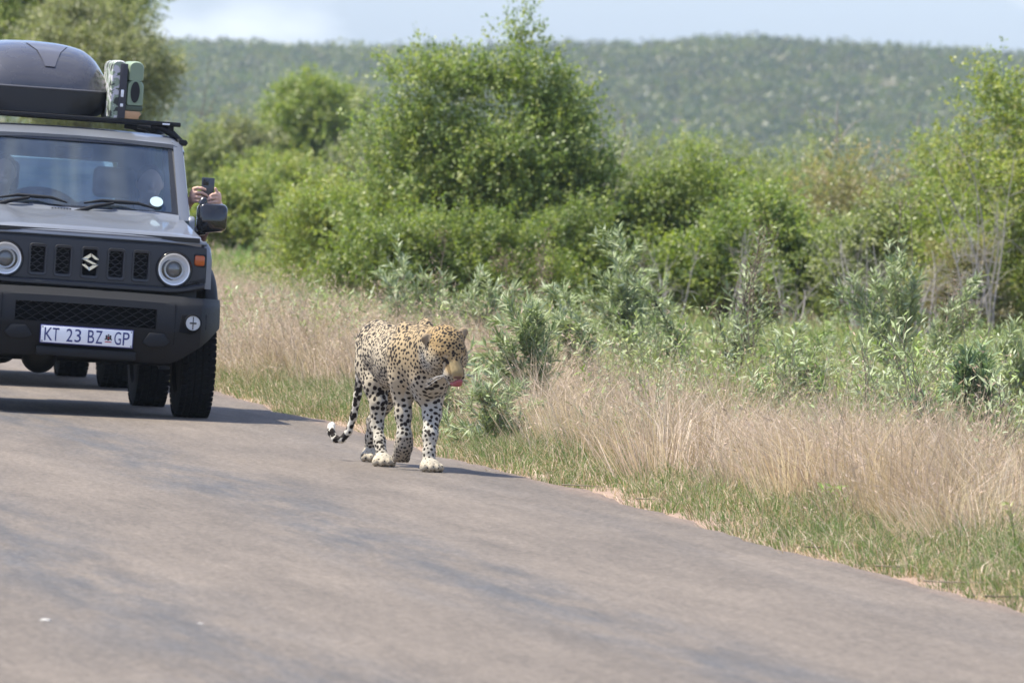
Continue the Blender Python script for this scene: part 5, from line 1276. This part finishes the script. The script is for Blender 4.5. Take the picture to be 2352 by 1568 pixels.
def build_leopard():
    rng = np.random.default_rng(9)
    root = empty('leopard', LEO_POS, LYAW)
    tag(root, 'spotted leopard walking along the tarmac edge with its tongue out', 'leopard')
    def q(f, s, u): return (s, -f, u)
    S = Shape(.0046)
    # trunk
    S.cone(q(-.43, .015, .625), q(-.20, .0, .60), .112, .120, .06)
    S.cone(q(-.20, .0, .60), q(.10, .0, .575), .125, .138, .06)
    S.cone(q(.10, .0, .575), q(.36, .015, .580), .138, .142, .06)
    S.ell(q(-.38, .012, .645), (.098, .145, .105), k=.05)
    S.ell(q(.05, .0, .485), (.10, .26, .085), k=.05)                     # belly line
    S.cone(q(-.42, 0, .705), q(-.12, .0, .685), .045, .040, .06); S.cone(q(-.12, 0, .685), q(.26, .01, .70), .040, .045, .06)
    S.cone(q(.34, .02, .54), q(.50, .035, .50), .125, .105, .05)          # breast
    S.cone(q(.46, .035, .46), q(.44, .03, .40), .085, .060, .05)
    S.ell(q(.30, .055, .715), (.040, .085, .085), k=.04); S.ell(q(.27, -.055, .695), (.040, .08, .08), k=.04)   # shoulder blades
    # neck and mane of loose fur
    S.cone(q(.36, .015, .62), q(.62, .04, .665), .125, .100, .06)
    S.cone(q(.42, .02, .56), q(.62, .05, .60), .11, .085, .05)
    # head
    yaw, pit, rol = math.radians(9), math.radians(-33), math.radians(-6)
    hf = np.array([math.sin(yaw) * math.cos(pit), -math.cos(yaw) * math.cos(pit), math.sin(pit)])
    hs = np.array([math.cos(yaw), math.sin(yaw), 0.0]); hu = np.cross(hs, hf)
    if hu[2] < 0: hu = -hu
    hs, hu = hs * math.cos(rol) - hu * math.sin(rol), hu * math.cos(rol) + hs * math.sin(rol)
    HC = np.array(q(.705, .055, .655))
    HS = 1.03
    def h(f, s, u): return HC + (hf * f + hs * s + hu * u) * HS
    RH = np.stack([hs, hf, hu])
    S.ell(h(0, 0, .005), (.096, .108, .092), RH, .03)
    S.ell(h(-.02, 0, .055), (.062, .075, .042), RH, .04)
    for s in (1, -1):
        S.ell(h(.030, s * .066, -.042), (.046, .066, .058), RH, .03)                  # cheeks
        S.cone(h(.082, s * .034, .026), h(.060, s * .062, .020), .016, .018, .018)        # brow
        S.ell(h(.146, s * .026, -.060), (.030, .046, .034), RH, .028)                  # whisker pads
        eu = .050 if s > 0 else .026
        S.cone(h(-.030, s * .078, eu - .014), h(-.050, s * .100, eu + .006), .030, .022, .015)
        S.ell(h(-.048, s * .098, eu), (.028, .013, .029), RH, .012)                 # ears
    S.cone(h(.060, 0, .010), h(.160, 0, -.038), .044, .033, .03)                      # bridge of the nose
    S.cone(h(.09, 0, -.035), h(.155, 0, -.056), .046, .038, .02)
    S.cone(h(.04, 0, -.075), h(.145, 0, -.112), .046, .022, .02)                      # lower jaw
    S.cone(h(-.02, 0, -.075), h(-.05, 0, -.10), .070, .075, .04)                       # throat
    # legs
    k = .028
    # left fore, planted
    S.chain([q(.33, .085, .60), q(.37, .090, .47), q(.40, .080, .38)], [.085, .075, .058], .05)
    S.chain([q(.40, .080, .40), q(.46, .068, .30), q(.53, .042, .19), q(.565, .030, .10), q(.578, .028, .065)], [.058, .047, .037, .029, .030], k)
    def paw(f, s, u, dr, w=.026, L=.045):
        d = np.array([math.sin(dr), -math.cos(dr), 0]); l = np.array([math.cos(dr), math.sin(dr), 0]); c = np.array(q(f, s, u))
        S.ell(c + [0, 0, .036], (.054, .058, .034), np.stack([l, d, [0, 0, 1]]), .02)
        for j, (a, b) in enumerate(((-.047, .024), (-.018, .046), (.014, .048), (.045, .028))):
            p = c + l * a + d * b; S.ell(p + [0, 0, .024], (.0185, .033, .024), np.stack([l, d, [0, 0, 1]]), .010)
    paw(.600, .030, .0, .10)
    # right fore, lifted and folding at the wrist
    S.chain([q(.32, -.062, .60), q(.33, -.060, .47), q(.31, -.054, .39)], [.085, .066, .054], .05)
    S.chain([q(.31, -.054, .41), q(.335, -.052, .29), q(.36, -.048, .17)], [.052, .041, .034], k)
    S.chain([q(.36, -.048, .17), q(.350, -.046, .125), q(.325, -.046, .085)], [.039, .044, .046], k)
    for j, a in enumerate((-.032, -.011, .011, .032)): S.ell(q(.312 + .004 * (j % 2), -.046 + a, .062), (.016, .024, .028), k=.007)
    # right hind, planted under the body
    S.chain([q(-.38, -.028, .63), q(-.31, -.050, .52), q(-.20, -.054, .42)], [.085, .080, .066], .05)
    S.chain([q(-.20, -.054, .43), q(-.16, -.046, .33), q(-.16, -.048, .22)], [.060, .044, .032], k)
    S.chain([q(-.17, -.048, .215), q(-.10, -.048, .13), q(-.045, -.048, .060)], [.032, .028, .030], k)
    paw(-.005, -.050, .0, -.05)
    # left hind, trailing
    S.chain([q(-.39, .050, .63), q(-.40, .075, .52), q(-.39, .082, .42)], [.090, .080, .062], .05)
    S.chain([q(-.40, .085, .43), q(-.52, .084, .32), q(-.66, .082, .215)], [.068, .050, .036], k)
    S.chain([q(-.665, .082, .22), q(-.70, .086, .13), q(-.735, .090, .055)], [.036, .033, .034], k)
    paw(-.715, .090, .0, .0)
    # tail
    TL = [q(-.56, 0, .66), q(-.64, -.004, .57), q(-.68, -.006, .468), q(-.70, -.006, .355), q(-.72, -.018, .24), q(-.735, -.036, .155), q(-.755, -.066, .112), q(-.78, -.096, .112), q(-.81, -.112, .148), q(-.84, -.103, .178), q(-.855, -.094, .190)]
    S.chain(TL, [.036, .028, .023, .0205, .0190, .0180, .0178, .0185, .0195, .018, .012], .012)
    V, Q = S.mesh()
    V = V.astype(np.float64)
    # light smoothing along the surface
    nv = len(V); nb = np.zeros((nv, 3)); cnt = np.zeros(nv)
    E = np.concatenate([Q[:, [0, 1]], Q[:, [1, 2]], Q[:, [2, 3]], Q[:, [3, 0]]])
    for _ in range(3):
        nb[:] = 0; cnt[:] = 0
        for d in range(3): nb[:, d] = np.bincount(E[:, 0], V[E[:, 1], d], nv)
        cnt = np.bincount(E[:, 0], minlength=nv)[:, None]
        V = V * .5 + .5 * nb / np.maximum(cnt, 1)
    f, s, u = -V[:, 1], V[:, 0], V[:, 2]
    # ---- coat: base colour
    tanb = np.array([.60, .43, .22]); pale = np.array([.70, .58, .40]); cream = np.array([.76, .65, .48]); white = np.array([.79, .74, .63])
    mu = np.clip((u - .40) / .30, 0, 1)[:, None]
    C = cream * (1 - mu) + pale * mu
    back = np.clip((u - .62) / .12, 0, 1)[:, None] * np.clip((f + .55) / .6, 0.35, 1)[:, None]
    C = C * (1 - back) + (tanb * .45 + pale * .55) * back
    shf = np.clip((f - .16) / .25, 0, 1)[:, None] * np.clip((u - .36) / .22, 0, 1)[:, None]
    C = C * (1 - shf * .75) + tanb * shf * .75
    low = np.clip((.36 - u) / .16, 0, 1)[:, None]; C = C * (1 - low) + (white * .6 + cream * .4) * low
    pw = np.clip((.085 - u) / .05, 0, 1)[:, None]; C = C * (1 - pw * .6) + np.array([.70, .58, .40]) * pw * .6
    inner = np.clip((np.abs(s - .02) < .085) * (.52 - u) / .12, 0, 1)[:, None] * ((u > .2) & (f > -.3))[:, None]; C = C * (1 - inner * .85) + white * inner * .85
    L = (V - HC) @ np.stack([hf, hs, hu]).T / HS                                    # head frame: forward, left, up
    R_ = np.linalg.norm(L * [1, 1, 1], axis=1)
    head = np.clip((.20 - np.linalg.norm(L - [.05, 0, -.01], axis=1)) / .05, 0, 1) * (f > .5)
    headc = np.array([.60, .41, .19])
    hcol = np.tile(headc, (nv, 1))
    k1 = np.clip((np.abs(L[:, 1]) - .040) / .03, 0, 1) * np.clip((.03 - L[:, 2]) / .05, 0, 1); hcol = hcol * (1 - k1[:, None]) + pale * k1[:, None]
    k2 = np.clip((-.040 - L[:, 2]) / .03, 0, 1); hcol = hcol * (1 - k2[:, None]) + white * k2[:, None]
    br = (np.clip((L[:, 0] - .085) / .02, 0, 1) * np.clip((.038 - np.abs(L[:, 1])) / .012, 0, 1) * np.clip((L[:, 2] + .05) / .02, 0, 1) * np.clip((.020 - L[:, 2]) / .015, 0, 1))[:, None]
    hcol = hcol * (1 - br) + np.array([.52, .39, .19]) * br
    ear = np.clip((np.linalg.norm((np.abs(L) * [0, 1, 0] + L * [1, 0, 1]) - np.stack([-.048 + 0 * u, .100 + 0 * u, np.where(L[:, 1] > 0, .052, .028)], 1), axis=1) < .034) * 1.0, 0, 1)[:, None]
    hcol = hcol * (1 - ear * .6) + np.array([.30, .26, .22]) * ear * .6
    C = C * (1 - head[:, None]) + hcol * head[:, None]
    C *= .58 * (1 + .16 * (fbm(f * 9 + s * 5, u * 9, 4)[:, None] - .5))
    # ---- spots: seeds kept apart by a spacing that depends on the region
    tail = (f < -.57) & (u < .62) & (s < .03) & (np.abs(s) < .14) & ~((u < .26) & (s > .03))
    sp = np.full(nv, .033); rd = np.full(nv, .0088); el = np.full(nv, 1.0)
    leg = u < .42
    sp[leg] = .036; rd[leg] = .0088
    m = u < .30; sp[m] = .034; rd[m] = .0088
    m = (u < .14); sp[m] = .027; rd[m] = .0078
    m = (u < .075); sp[m] = .030; rd[m] = .0036
    m = (f < -.10) & (u > .25) & (u < .60); sp[m] = .040; rd[m] = .0112                # haunch
    m = (f < -.25) & (u >= .60); sp[m] = .030; rd[m] = .0098
    m = (f > -.25) & (f < .22) & (u > .45); sp[m] = .0265; rd[m] = .0075               # flank
    m = (f > .36) & (u > .30) & (u < .56) & (head < .4); sp[m] = .040; rd[m] = .0098      # breast
    m = (f > .2) & (u >= .50) & (head < .4); sp[m] = .030; rd[m] = .0082
    m = head > .45; sp[m] = .0185; rd[m] = .0050
    m = (head > .45) & (L[:, 2] > .045); sp[m] = .0215; rd[m] = .0061
    sp[tail] = .040; rd[tail] = .0125
    nosp = (br[:, 0] > .3) | ((head > .4) & (L[:, 0] > .105) & (L[:, 2] > -.05) & (L[:, 2] < .008)) | ((head > .4) & (ear[:, 0] > .5))
    sp *= .70; rd *= 1.02
    lift = (u < .17) & (f > .2) & (f < .45) & (s < .02)
    C[lift] = C[lift] * .5 + np.array([.20, .15, .10]) * .5; sp[lift] = .017; rd[lift] = .0058  # lifted paw: its shade mixed into the coat as darker brown, spots closer
    order = rng.permutation(nv)[:42000]; seeds = []; SP_ = np.zeros((6000, 3)); n = 0
    for i in order:
        if nosp[i]: continue
        if n and (((SP_[:n] - V[i]) ** 2).sum(1) < (sp[i] * rng.uniform(.8, 1.15)) ** 2).any(): continue
        SP_[n] = V[i]; n += 1; seeds.append(i)
        if n >= 5990: break
    from mathutils import kdtree
    kd = kdtree.KDTree(nv)
    for i, p in enumerate(V): kd.insert(p, i)
    kd.balance()
    F = np.full(nv, 3.0); wob = (fbm(f * 60 + s * 31, u * 60 + s * 17, 12, 2) - .5)
    for i in seeds:
        r = rd[i] * rng.uniform(.78, 1.22) * (1.06 if u[i] > .42 else 1.02); e = rng.uniform(1.0, 1.75); t = rng.normal(0, 1, 3)
        if -.25 < f[i] < .3 and u[i] > .42 and head[i] < .3: t = np.array([.2, 1, .15]) + rng.normal(0, .35, 3); e = rng.uniform(1.1, 1.9)
        if f[i] > .36 and .30 < u[i] < .56: t = np.array([1, .2, .1]) + rng.normal(0, .3, 3); e = rng.uniform(1.3, 2.0)
        if tail[i]: e = 1.2
        t = t / np.linalg.norm(t)
        idx = [j for (_, j, _d) in kd.find_range(V[i], r * 2.6)]
        d = V[idx] - V[i]; a = d @ t; dd = np.sqrt(np.maximum((d * d).sum(1) - a * a, 0) * e + a * a / e)
        F[idx] = np.minimum(F[idx], dd / r)
    # rosettes on the flank: a darker tan heart between the small marks
    F = F + wob * .9
    # dark tail rings and white tip, tear lines, lips, ear backs
    tp = np.array(TL); seglen = np.concatenate([[0], np.cumsum(np.linalg.norm(np.diff(tp, axis=0), axis=1))])
    tt = np.zeros(nv); best = np.full(nv, 9.0)
    for j in range(len(tp) - 1):
        ba = tp[j + 1] - tp[j]; w = np.clip(((V - tp[j]) @ ba) / (ba @ ba), 0, 1); d = np.linalg.norm(V - tp[j] - w[:, None] * ba, axis=1)
        b = d < best; best[b] = d[b]; tt[b] = seglen[j] + w[b] * (seglen[j + 1] - seglen[j])
    TLn = seglen[-1]; ont = tail & (best < .05)
    ringm = ont & (tt > TLn - .20) & (tt < TLn - .045)
    F[ringm] = np.minimum(F[ringm], np.abs(((tt[ringm] - (TLn - .20)) % .052) - .020) / .012 + .2)
    F[ont & (tt > TLn - .045)] = 3; C[ont & (tt > TLn - .045)] = (.78, .74, .66)
    C[ont & (tt <= TLn - .045)] = C[ont & (tt <= TLn - .045)] * .4 + white * .55
    aL1 = np.abs(L[:, 1])
    def surf(lft, up):
        m_ = np.where((np.abs(L[:, 1] - lft) < .006) & (np.abs(L[:, 2] - up) < .006) & (L[:, 0] > 0) & (head > .2))[0]
        return L[m_[L[m_, 0].argmax()]]
    EYP = [surf(.052, .004), surf(-.050, .004)]
    for ep in EYP:
        dl = L - ep; e_ = np.sqrt((dl[:, 1] / 1.35) ** 2 + (dl[:, 2] / .75 - dl[:, 1] * np.sign(ep[1]) * .35) ** 2 + (dl[:, 0] * .7) ** 2)
        F[(head > .3) & (e_ < .0140)] = .4
        bw = (head > .3) & (np.linalg.norm((dl - [-.004, 0, .019]) * [.7, .7, 1.3], axis=1) < .011); C[bw] = C[bw] * .75 + white * .18; F[bw] = 2.5
        ub = (head > .3) & (np.linalg.norm((dl - [.004, 0, -.022]) * [.7, .8, 1], axis=1) < .010); C[ub] = C[ub] * .7 + white * .22
    tear = (head > .3) & (np.abs(aL1 - (.043 - (L[:, 0] - .095) * .25)) < .0042) & (L[:, 0] > .090) & (L[:, 0] < .135) & (L[:, 2] > -.045) & (L[:, 2] < .012)
    F[tear] = .75
    mouth = (head > .3) & (np.abs(L[:, 2] + .088 + (L[:, 0] - .15) * .18) < .0075) & (L[:, 0] > .075); F[mouth] = .5
    padw = (head > .3) & (L[:, 0] > .10) & (aL1 > .026) & (L[:, 2] < -.035); C[padw] = C[padw] * .72 + white * .58 * .25
    side = (head > .3) & (np.abs(aL1 - .0385) < .006) & (L[:, 0] > .10) & (L[:, 2] > -.045) & (L[:, 2] < .01); C[side] = C[side] * .5  # shading painted along the nose bridge edges to model the muzzle
    phil = (head > .3) & (aL1 < .003) & (L[:, 0] > .12) & (L[:, 2] < -.058) & (L[:, 2] > -.095); F[phil] = .5
    padr = (head > .3) & (L[:, 0] > .125) & (aL1 > .018) & (aL1 < .05) & (L[:, 2] < -.044) & (L[:, 2] > -.084)
    F[padr] = np.minimum(F[padr], np.where(np.abs(((L[padr, 2] + .03) % .0125) - .006) < .0016, .85, 3))
    earb = (head > .2) & (ear[:, 0] > .5) & (L[:, 2] < np.where(L[:, 1] > 0, .040, .018)) & (aL1 > .09); F[earb] = 1.2
    me = np_mesh('body', V, [Q], C)
    a = me.attributes.new('spot', 'FLOAT', 'POINT'); a.data.foreach_set('value', F.astype(np.float32))
    m, t, b = new_mat('leopard_coat')
    vc = N(t, 'ShaderNodeVertexColor', layer_name='col'); at_ = N(t, 'ShaderNodeAttribute', attribute_name='spot')
    tc = N(t, 'ShaderNodeTexCoord'); nz = N(t, 'ShaderNodeTexNoise', Scale=260.0, Detail=3.0); t.links.new(tc.outputs['Object'], nz.inputs['Vector'])
    ad_ = N(t, 'ShaderNodeMath', operation='MULTIPLY_ADD'); t.links.new(nz.outputs['Fac'], ad_.inputs[0]); ad_.inputs[1].default_value = .35; t.links.new(at_.outputs['Fac'], ad_.inputs[2])
    mr = N(t, 'ShaderNodeMapRange', interpolation_type='SMOOTHSTEP'); mr.inputs['From Min'].default_value = 1.42; mr.inputs['From Max'].default_value = 1.02; t.links.new(ad_.outputs[0], mr.inputs['Value'])
    mx = N(t, 'ShaderNodeMix', data_type='RGBA'); t.links.new(mr.outputs[0], mx.inputs['Factor']); t.links.new(vc.outputs['Color'], mx.inputs['A']); mx.inputs['B'].default_value = (.020, .014, .011, 1)
    t.links.new(mx.outputs['Result'], b.inputs['Base Color']); b.inputs['Roughness'].default_value = .75; b.inputs['Specular IOR Level'].default_value = .2
    b.inputs['Sheen Weight'].default_value = .04
    bp = N(t, 'ShaderNodeBump', Strength=.12, Distance=.003); t.links.new(nz.outputs['Fac'], bp.inputs['Height']); t.links.new(bp.outputs[0], b.inputs['Normal'])
    link_mesh('body', me, m, root, True)
    # fur: short hairs lying back along the body
    NR = np.zeros((nv, 3)); me.vertices.foreach_get('normal', (tmp := np.zeros(nv * 3, dtype=np.float32))); NR = tmp.reshape(-1, 3)
    idx = rng.integers(0, nv, 90000); pn = NR[idx]
    fl = np.tile(np.array([0, .9, -.55]), (len(idx), 1)); hd = head[idx] > .4; fl[hd] = -hf * .8 + np.array([0, 0, -.1])
    fl = fl - (fl * pn).sum(1, keepdims=True) * pn
    ln = rng.uniform(.007, .014, len(idx)) * np.where(hd, .6, 1) * np.where(u[idx] < .1, .6, 1) * np.where((np.abs(s[idx] - .03) < .1) & (u[idx] < .52) & (u[idx] > .3), 1.5, 1)
    P0 = V[idx] + rng.normal(0, .0015, (len(idx), 3)); D = unit(pn * .55 + unit(fl) * .8 + rng.normal(0, .18, (len(idx), 3)))
    W = unit(np.cross(D, pn)) * .0011
    hv = np.stack([P0 - W, P0 + W, P0 + D * ln[:, None]], 1).reshape(-1, 3)
    k = np.clip((1.42 - (F[idx] + .17)) / .4, 0, 1)[:, None]
    hc = C[idx] * (1 - k) + np.array([.020, .014, .011]) * k; hc = np.repeat(hc * rng.uniform(.88, 1.1, (len(idx), 1)), 3, axis=0)
    fm, t2, b2 = new_mat('leopard_fur'); v2 = N(t2, 'ShaderNodeVertexColor', layer_name='col'); t2.links.new(v2.outputs['Color'], b2.inputs['Base Color']); b2.inputs['Roughness'].default_value = .8; b2.inputs['Specular IOR Level'].default_value = .1
    tl = N(t2, 'ShaderNodeBsdfTranslucent'); t2.links.new(v2.outputs['Color'], tl.inputs['Color']); ms = N(t2, 'ShaderNodeMixShader'); ms.inputs[0].default_value = .5
    t2.links.new(b2.outputs[0], ms.inputs[1]); t2.links.new(tl.outputs[0], ms.inputs[2]); t2.links.new(ms.outputs[0], t2.nodes['Material Output'].inputs['Surface'])
    # hairs shade like the skin they grow from
    mf = np_mesh('fur', hv, [np.arange(len(hv)).reshape(-1, 3)], hc)
    mf.polygons.foreach_set('use_smooth', np.ones(len(mf.polygons), dtype=bool))
    mf.normals_split_custom_set_from_vertices(np.repeat(pn, 3, axis=0).tolist())
    fo = link_mesh('fur', mf, fm, root); fo['kind'] = 'stuff'
    # eyes, nose, tongue, whiskers
    EYE_M = flat_mat('leopard_eye', (.07, .045, .015), .25); PUP = flat_mat('pupil', (.004, .004, .004), .1, coat=.5)
    for sd in (1, -1):
        bm = bmesh.new(); bmesh.ops.create_uvsphere(bm, u_segments=20, v_segments=14, radius=.0105, matrix=Matrix.Translation(Vector(h(*(EYP[0 if sd > 0 else 1] - [.0085, 0, 0]))))); e = bm_obj('eye', bm, EYE_M, root, ang=180)
        bm = bmesh.new(); bmesh.ops.create_uvsphere(bm, u_segments=14, v_segments=10, radius=.0045, matrix=Matrix.Translation(Vector(h(*(EYP[0 if sd > 0 else 1] - [-.0005, .001 * sd, -.0005]))))); bm_obj('pupil', bm, PUP, e, ang=180)
    Sn = Shape(.003)
    Sn.ell(h(.188, 0, -.046), (.022, .012, .013), RH, .01); Sn.cone(h(.188, 0, -.052), h(.184, 0, -.070), .010, .005, .008)
    for sd in (1, -1): Sn.ell(h(.186, sd * .014, -.047), (.011, .011, .010), RH, .008)
    Vn, Qn = Sn.mesh(); link_mesh('nose', np_mesh('nose', Vn, [Qn]), flat_mat('nose_leather', (.13, .065, .045), .5, noise=.2, nscale=80), root, True)
    St = Shape(.003)
    pts = [h(.12, 0, -.098), h(.176, .002, -.097), h(.195, .005, -.086), h(.199, .010, -.070)]
    for o_, w in ((-.012, .85), (-.004, .95), (.005, .95), (.013, .85)): St.chain([np.array(p) + hs * o_ * (1 if i else 1) for i, p in enumerate(pts)], [.011, .0125 * w, .0120 * w, .009 * w], .012)
    Vt, Qt = St.mesh(); link_mesh('tongue', np_mesh('tongue', Vt, [Qt]), flat_mat('tongue_pink', (.32, .080, .082), .45, noise=.2, nscale=120, bump=.2), root, True)
    ps = []
    for sd in (1, -1):
        for j in range(6):
            p0 = h(.150 - .004 * (j % 3), sd * .042, -.056 - .007 * (j // 3)); dr = hs * sd * 1.0 + hf * rng.uniform(-.35, .05) + hu * rng.uniform(-.75, -.15) * (1 if sd < 0 else .8)
            ps.append((np.array([p0, p0 + dr * .05, p0 + dr * .10 + np.array([0, 0, -.012])]), np.array([.00045, .0004, .0002])))
    Vw, Qw = tubes(ps, 4); wk = link_mesh('whiskers', np_mesh('whiskers', Vw, [Qw]), flat_mat('whisker_white', (.8, .78, .74), .4), root); wk['kind'] = 'stuff'
build_leopard()
# ------------------------------------------------------------------ single shrubs and stalks on the verge
def build_verge():
    sage(1140, 1030, [(1060, 930), (1090, 880), (1135, 860), (1185, 890), (1245, 930), (1290, 980), (1050, 980), (1220, 1000), (1320, 1020)], 'sprawling grey green shrub right of the leopard at the tarmac edge', 201, per_m=95, bare=.2, side=6, lw=.010)
    sage(1235, 975, [(1135, 760), (1170, 700), (1205, 690), (1245, 730), (1120, 820)], 'grey green shrub with slanting stems behind the leopard\'s head', 202, per_m=97)
    sage(1330, 930, [(1265, 655), (1310, 690), (1335, 720), (1360, 760), (1290, 760)], 'tall leafy grey green shrub with bright tips right of the leopard', 203, per_m=112)
    sage(1445, 880, [(1405, 535), (1420, 600), (1385, 640), (1440, 660), (1470, 700)], 'tallest grey green shrub, its top against the wide low bush', 204, per_m=101)
    sage(1590, 900, [(1450, 640), (1490, 700), (1540, 780), (1570, 800)], 'grey green shrub with one long slanted dark stem', 205, stem_mat=MAT_DARKSTEM, per_m=82, r0=.007)
    sage(960, 790, [(870, 625), (930, 590), (985, 640), (1035, 640), (900, 680), (1060, 680)], 'grey green shrub rising behind the shoulders of the leopard', 206, Y=82, per_m=90)
    sage(1110, 830, [(1095, 640), (1150, 640), (1180, 660), (1060, 700)], 'pale shrub between the leopard and the dark foot of the bush', 207, Y=78, per_m=90)
    sage(1840, 960, [(1790, 800), (1830, 780), (1870, 810), (1895, 850), (1760, 850)], 'short spreading grey green shrub amid the straw coloured grass', 208, per_m=105)
    sage(2060, 930, [(1950, 640), (2010, 650), (2040, 560), (2075, 600), (2100, 650)], 'thin tall shrub with sparse pale leaves and bare lower stems', 209, per_m=80, bare=.5, side=4)
    sage(2240, 1075, [(2215, 800), (2250, 820), (2195, 850), (2280, 880)], 'dark stemmed leafy shrub standing upright near the right photo edge', 210, pal=PAL_SAGED, stem_mat=MAT_DARKSTEM, per_m=127, r0=.010, bare=.15)
    sage(2190, 1085, [(2120, 900), (2150, 960), (2060, 1000), (2090, 1040)], 'leafy shrub leaning left from the foot of the dark stemmed one', 211, pal=PAL_SAGED, per_m=112, r0=.009)
    sage(2130, 930, [(2170, 700), (2200, 690), (2235, 640), (2150, 760)], 'grey green shrub with brown seed tops in front of the brushy bush', 212, per_m=82, heads=.8)
    sage(2340, 1010, [(2300, 790), (2330, 740), (2350, 800), (2370, 850)], 'pale leafy shrub cut by the right photo edge', 213, per_m=90)
    sage(1680, 900, [(1720, 640), (1745, 560), (1770, 660), (1640, 700), (1710, 760)], 'nearly leafless shrub with twisted black stems and brown seed tops', 214, stem_mat=MAT_DARKSTEM, per_m=22, r0=.008, heads=.7, side=6)
    sage(1490, 830, [(1480, 640), (1440, 690), (1520, 700)], 'small shrub half hidden behind the tallest grey green one', 215, Y=84, per_m=82)
    sage(700, 800, [(650, 745), (690, 735), (735, 750)], 'low pale shrub in the straw behind the leopard\'s tail', 216, Y=90, per_m=97)
    sage(1005, 960, [(1085, 800), (1110, 850), (1090, 900)], 'thin shrub half hidden by the head of the leopard', 217, Y=63, per_m=82)
    sage(1755, 1020, [(1700, 900), (1740, 880), (1790, 900)], 'small leafy sprig in the pale dry grass', 218, per_m=82)
    sage(2000, 1040, [(1975, 740), (1990, 800)], 'thin leafless brown sapling stem in the straw, left of the leafy shrub', 231, per_m=8, bare=.6, side=5, r0=.005)
    sage(2130, 1120, [(2060, 760), (2085, 850)], 'tall slanting pale sapling stem in front of the leafy leaning shrub', 232, per_m=10, bare=.6, side=5, r0=.006)
    sage(2290, 1150, [(2240, 900), (2300, 870), (2330, 930)], 'bare forked brown stem in the tall straw at the right photo edge', 233, per_m=8, bare=.6, side=6, r0=.006, stem_mat=MAT_BARK)
    sage(1905, 1130, [(1870, 930), (1890, 980)], 'short bare brown stem above the green fringe', 234, per_m=6, bare=.6, side=4, r0=.005, stem_mat=MAT_BARK)
    sage(1800, 1000, [(1770, 780), (1830, 760)], 'slim pale stem between the twisted black stems and the short spreading shrub', 235, per_m=14, bare=.5, side=5)
    stalk(1215, 850, [(1250, 560), (1235, 590)], 'tall stalk with a pinkish brown seed head in front of the wide low bush', 301, r=.06, h=.15, n=240)
    stalk(1150, 850, [(1165, 600), (1190, 615)], 'shorter stalk with dull brown seed head left of the tall pinkish one', 302, r=.05, n=200)
    stalk(1030, 800, [(1022, 565)], 'slender brown seed stalk above the back of the leopard', 303, Y=80, n=110)
    stalk(1745, 930, [(1745, 540), (1735, 600)], 'very tall brown seed stalk rising from the twisted black stems', 304, r=.05, h=.16, n=200)
    stalk(2050, 900, [(2085, 415), (2070, 470)], 'tallest thin stalk with small brown heads, at the right', 305, r=.025, h=.08, n=80)
    stalk(2215, 960, [(2180, 650), (2200, 640)], 'brown seed stalk in front of the dry brushy bush', 306, n=120)
    stalk(1475, 800, [(1478, 580)], 'faint brown seed stalk behind the tallest grey green shrub', 307, Y=95, n=70)
    # things lying about
    rng = np.random.default_rng(3)
    STONE = flat_mat('pale_stone', (.48, .46, .43), .8, noise=.2, nscale=60)
    def stone(px, py, r, label):
        p = ground_pt(px, py); bm = bmesh.new(); bmesh.ops.create_icosphere(bm, subdivisions=2, radius=r)
        for v in bm.verts: v.co = Vector((v.co.x * 1.6, v.co.y * 1.3, v.co.z * .4)) * rng.uniform(.85, 1.12)
        o = bm_obj('stone', bm, STONE); o.location = (p[0], p[1], r * .2); tag(o, label, 'stone')
    stone(105, 1425, .013, 'small pale stone lying on the tarmac at the lower left')
    stone(460, 1432, .006, 'tiny pale chip of stone on the tarmac, right of the small pale stone')
    def twig(px, py, L, ang, label, r=.006, mat=None):
        p = ground_pt(px, py); q = curve_path(rng, (0, 0, .012), (math.cos(ang), math.sin(ang), .02), L, r, 7, .10)
        q[0][:, 2] = np.maximum(q[0][:, 2] * .3, .006) + .006
        V, Fq = tubes([q]); o = link_mesh('fallen_twig', np_mesh('fallen_twig', V, [Fq]), mat or MAT_PALESTEM); o.location = (p[0], p[1], float(max(0, ground_z(p[0], p[1])))); tag(o, label, 'twig', 'fallen twigs on the road edge')
    twig(1850, 1262, .30, .5, 'dark fallen twig on the soil below the green fringe', .0035, MAT_BARK)
    twig(2010, 1305, .36, .1, 'long pale straw stem lying onto the tarmac', .004)
    twig(2120, 1340, .32, -.2, 'fallen stem on the tarmac edge at the right', .004)
    twig(1290, 1118, .26, .15, 'pale twig lying on the tarmac just right of the leopard', .004)
    twig(2260, 1375, .34, .35, 'brown fallen twig nearest the lower right grass', .0035, MAT_BARK)
    twig(1460, 1150, .22, .2, 'short pale twig on the sandy margin', .004)
    # a grey stump and a rusty dead clump in the meadow
    p = at(1603, 695, 112); gz = float(ground_z(p[0], 112)); st = empty('tree_stump', (p[0], 112, gz)); tag(st, 'small grey weathered stump in the meadow behind the shrubs', 'stump')
    bm = bmesh.new(); lathe_z = []
    for k, (r, z) in enumerate(((.085, -.05), (.080, .05), (.070, .10), (.055, .14), (.02, .15))): lathe_z.append([(r * math.cos(a) * (1 + .15 * math.sin(3 * a + k)), r * math.sin(a), z) for a in np.linspace(0, 6.2832, 16, endpoint=False)])
    loft(bm, lathe_z); bm_obj('stump_wood', bm, MAT_BARK, st)
    bush(1500, 113, 110, 655, 'small rusty brown dead bush in the meadow left of the stump', [(.32, .20, .12), (.26, .16, .10), (.36, .25, .16)], 260, 61, lobes=7, slen=.14, lf=.03, lw=.014, stems=5, cat='bush')
build_verge()
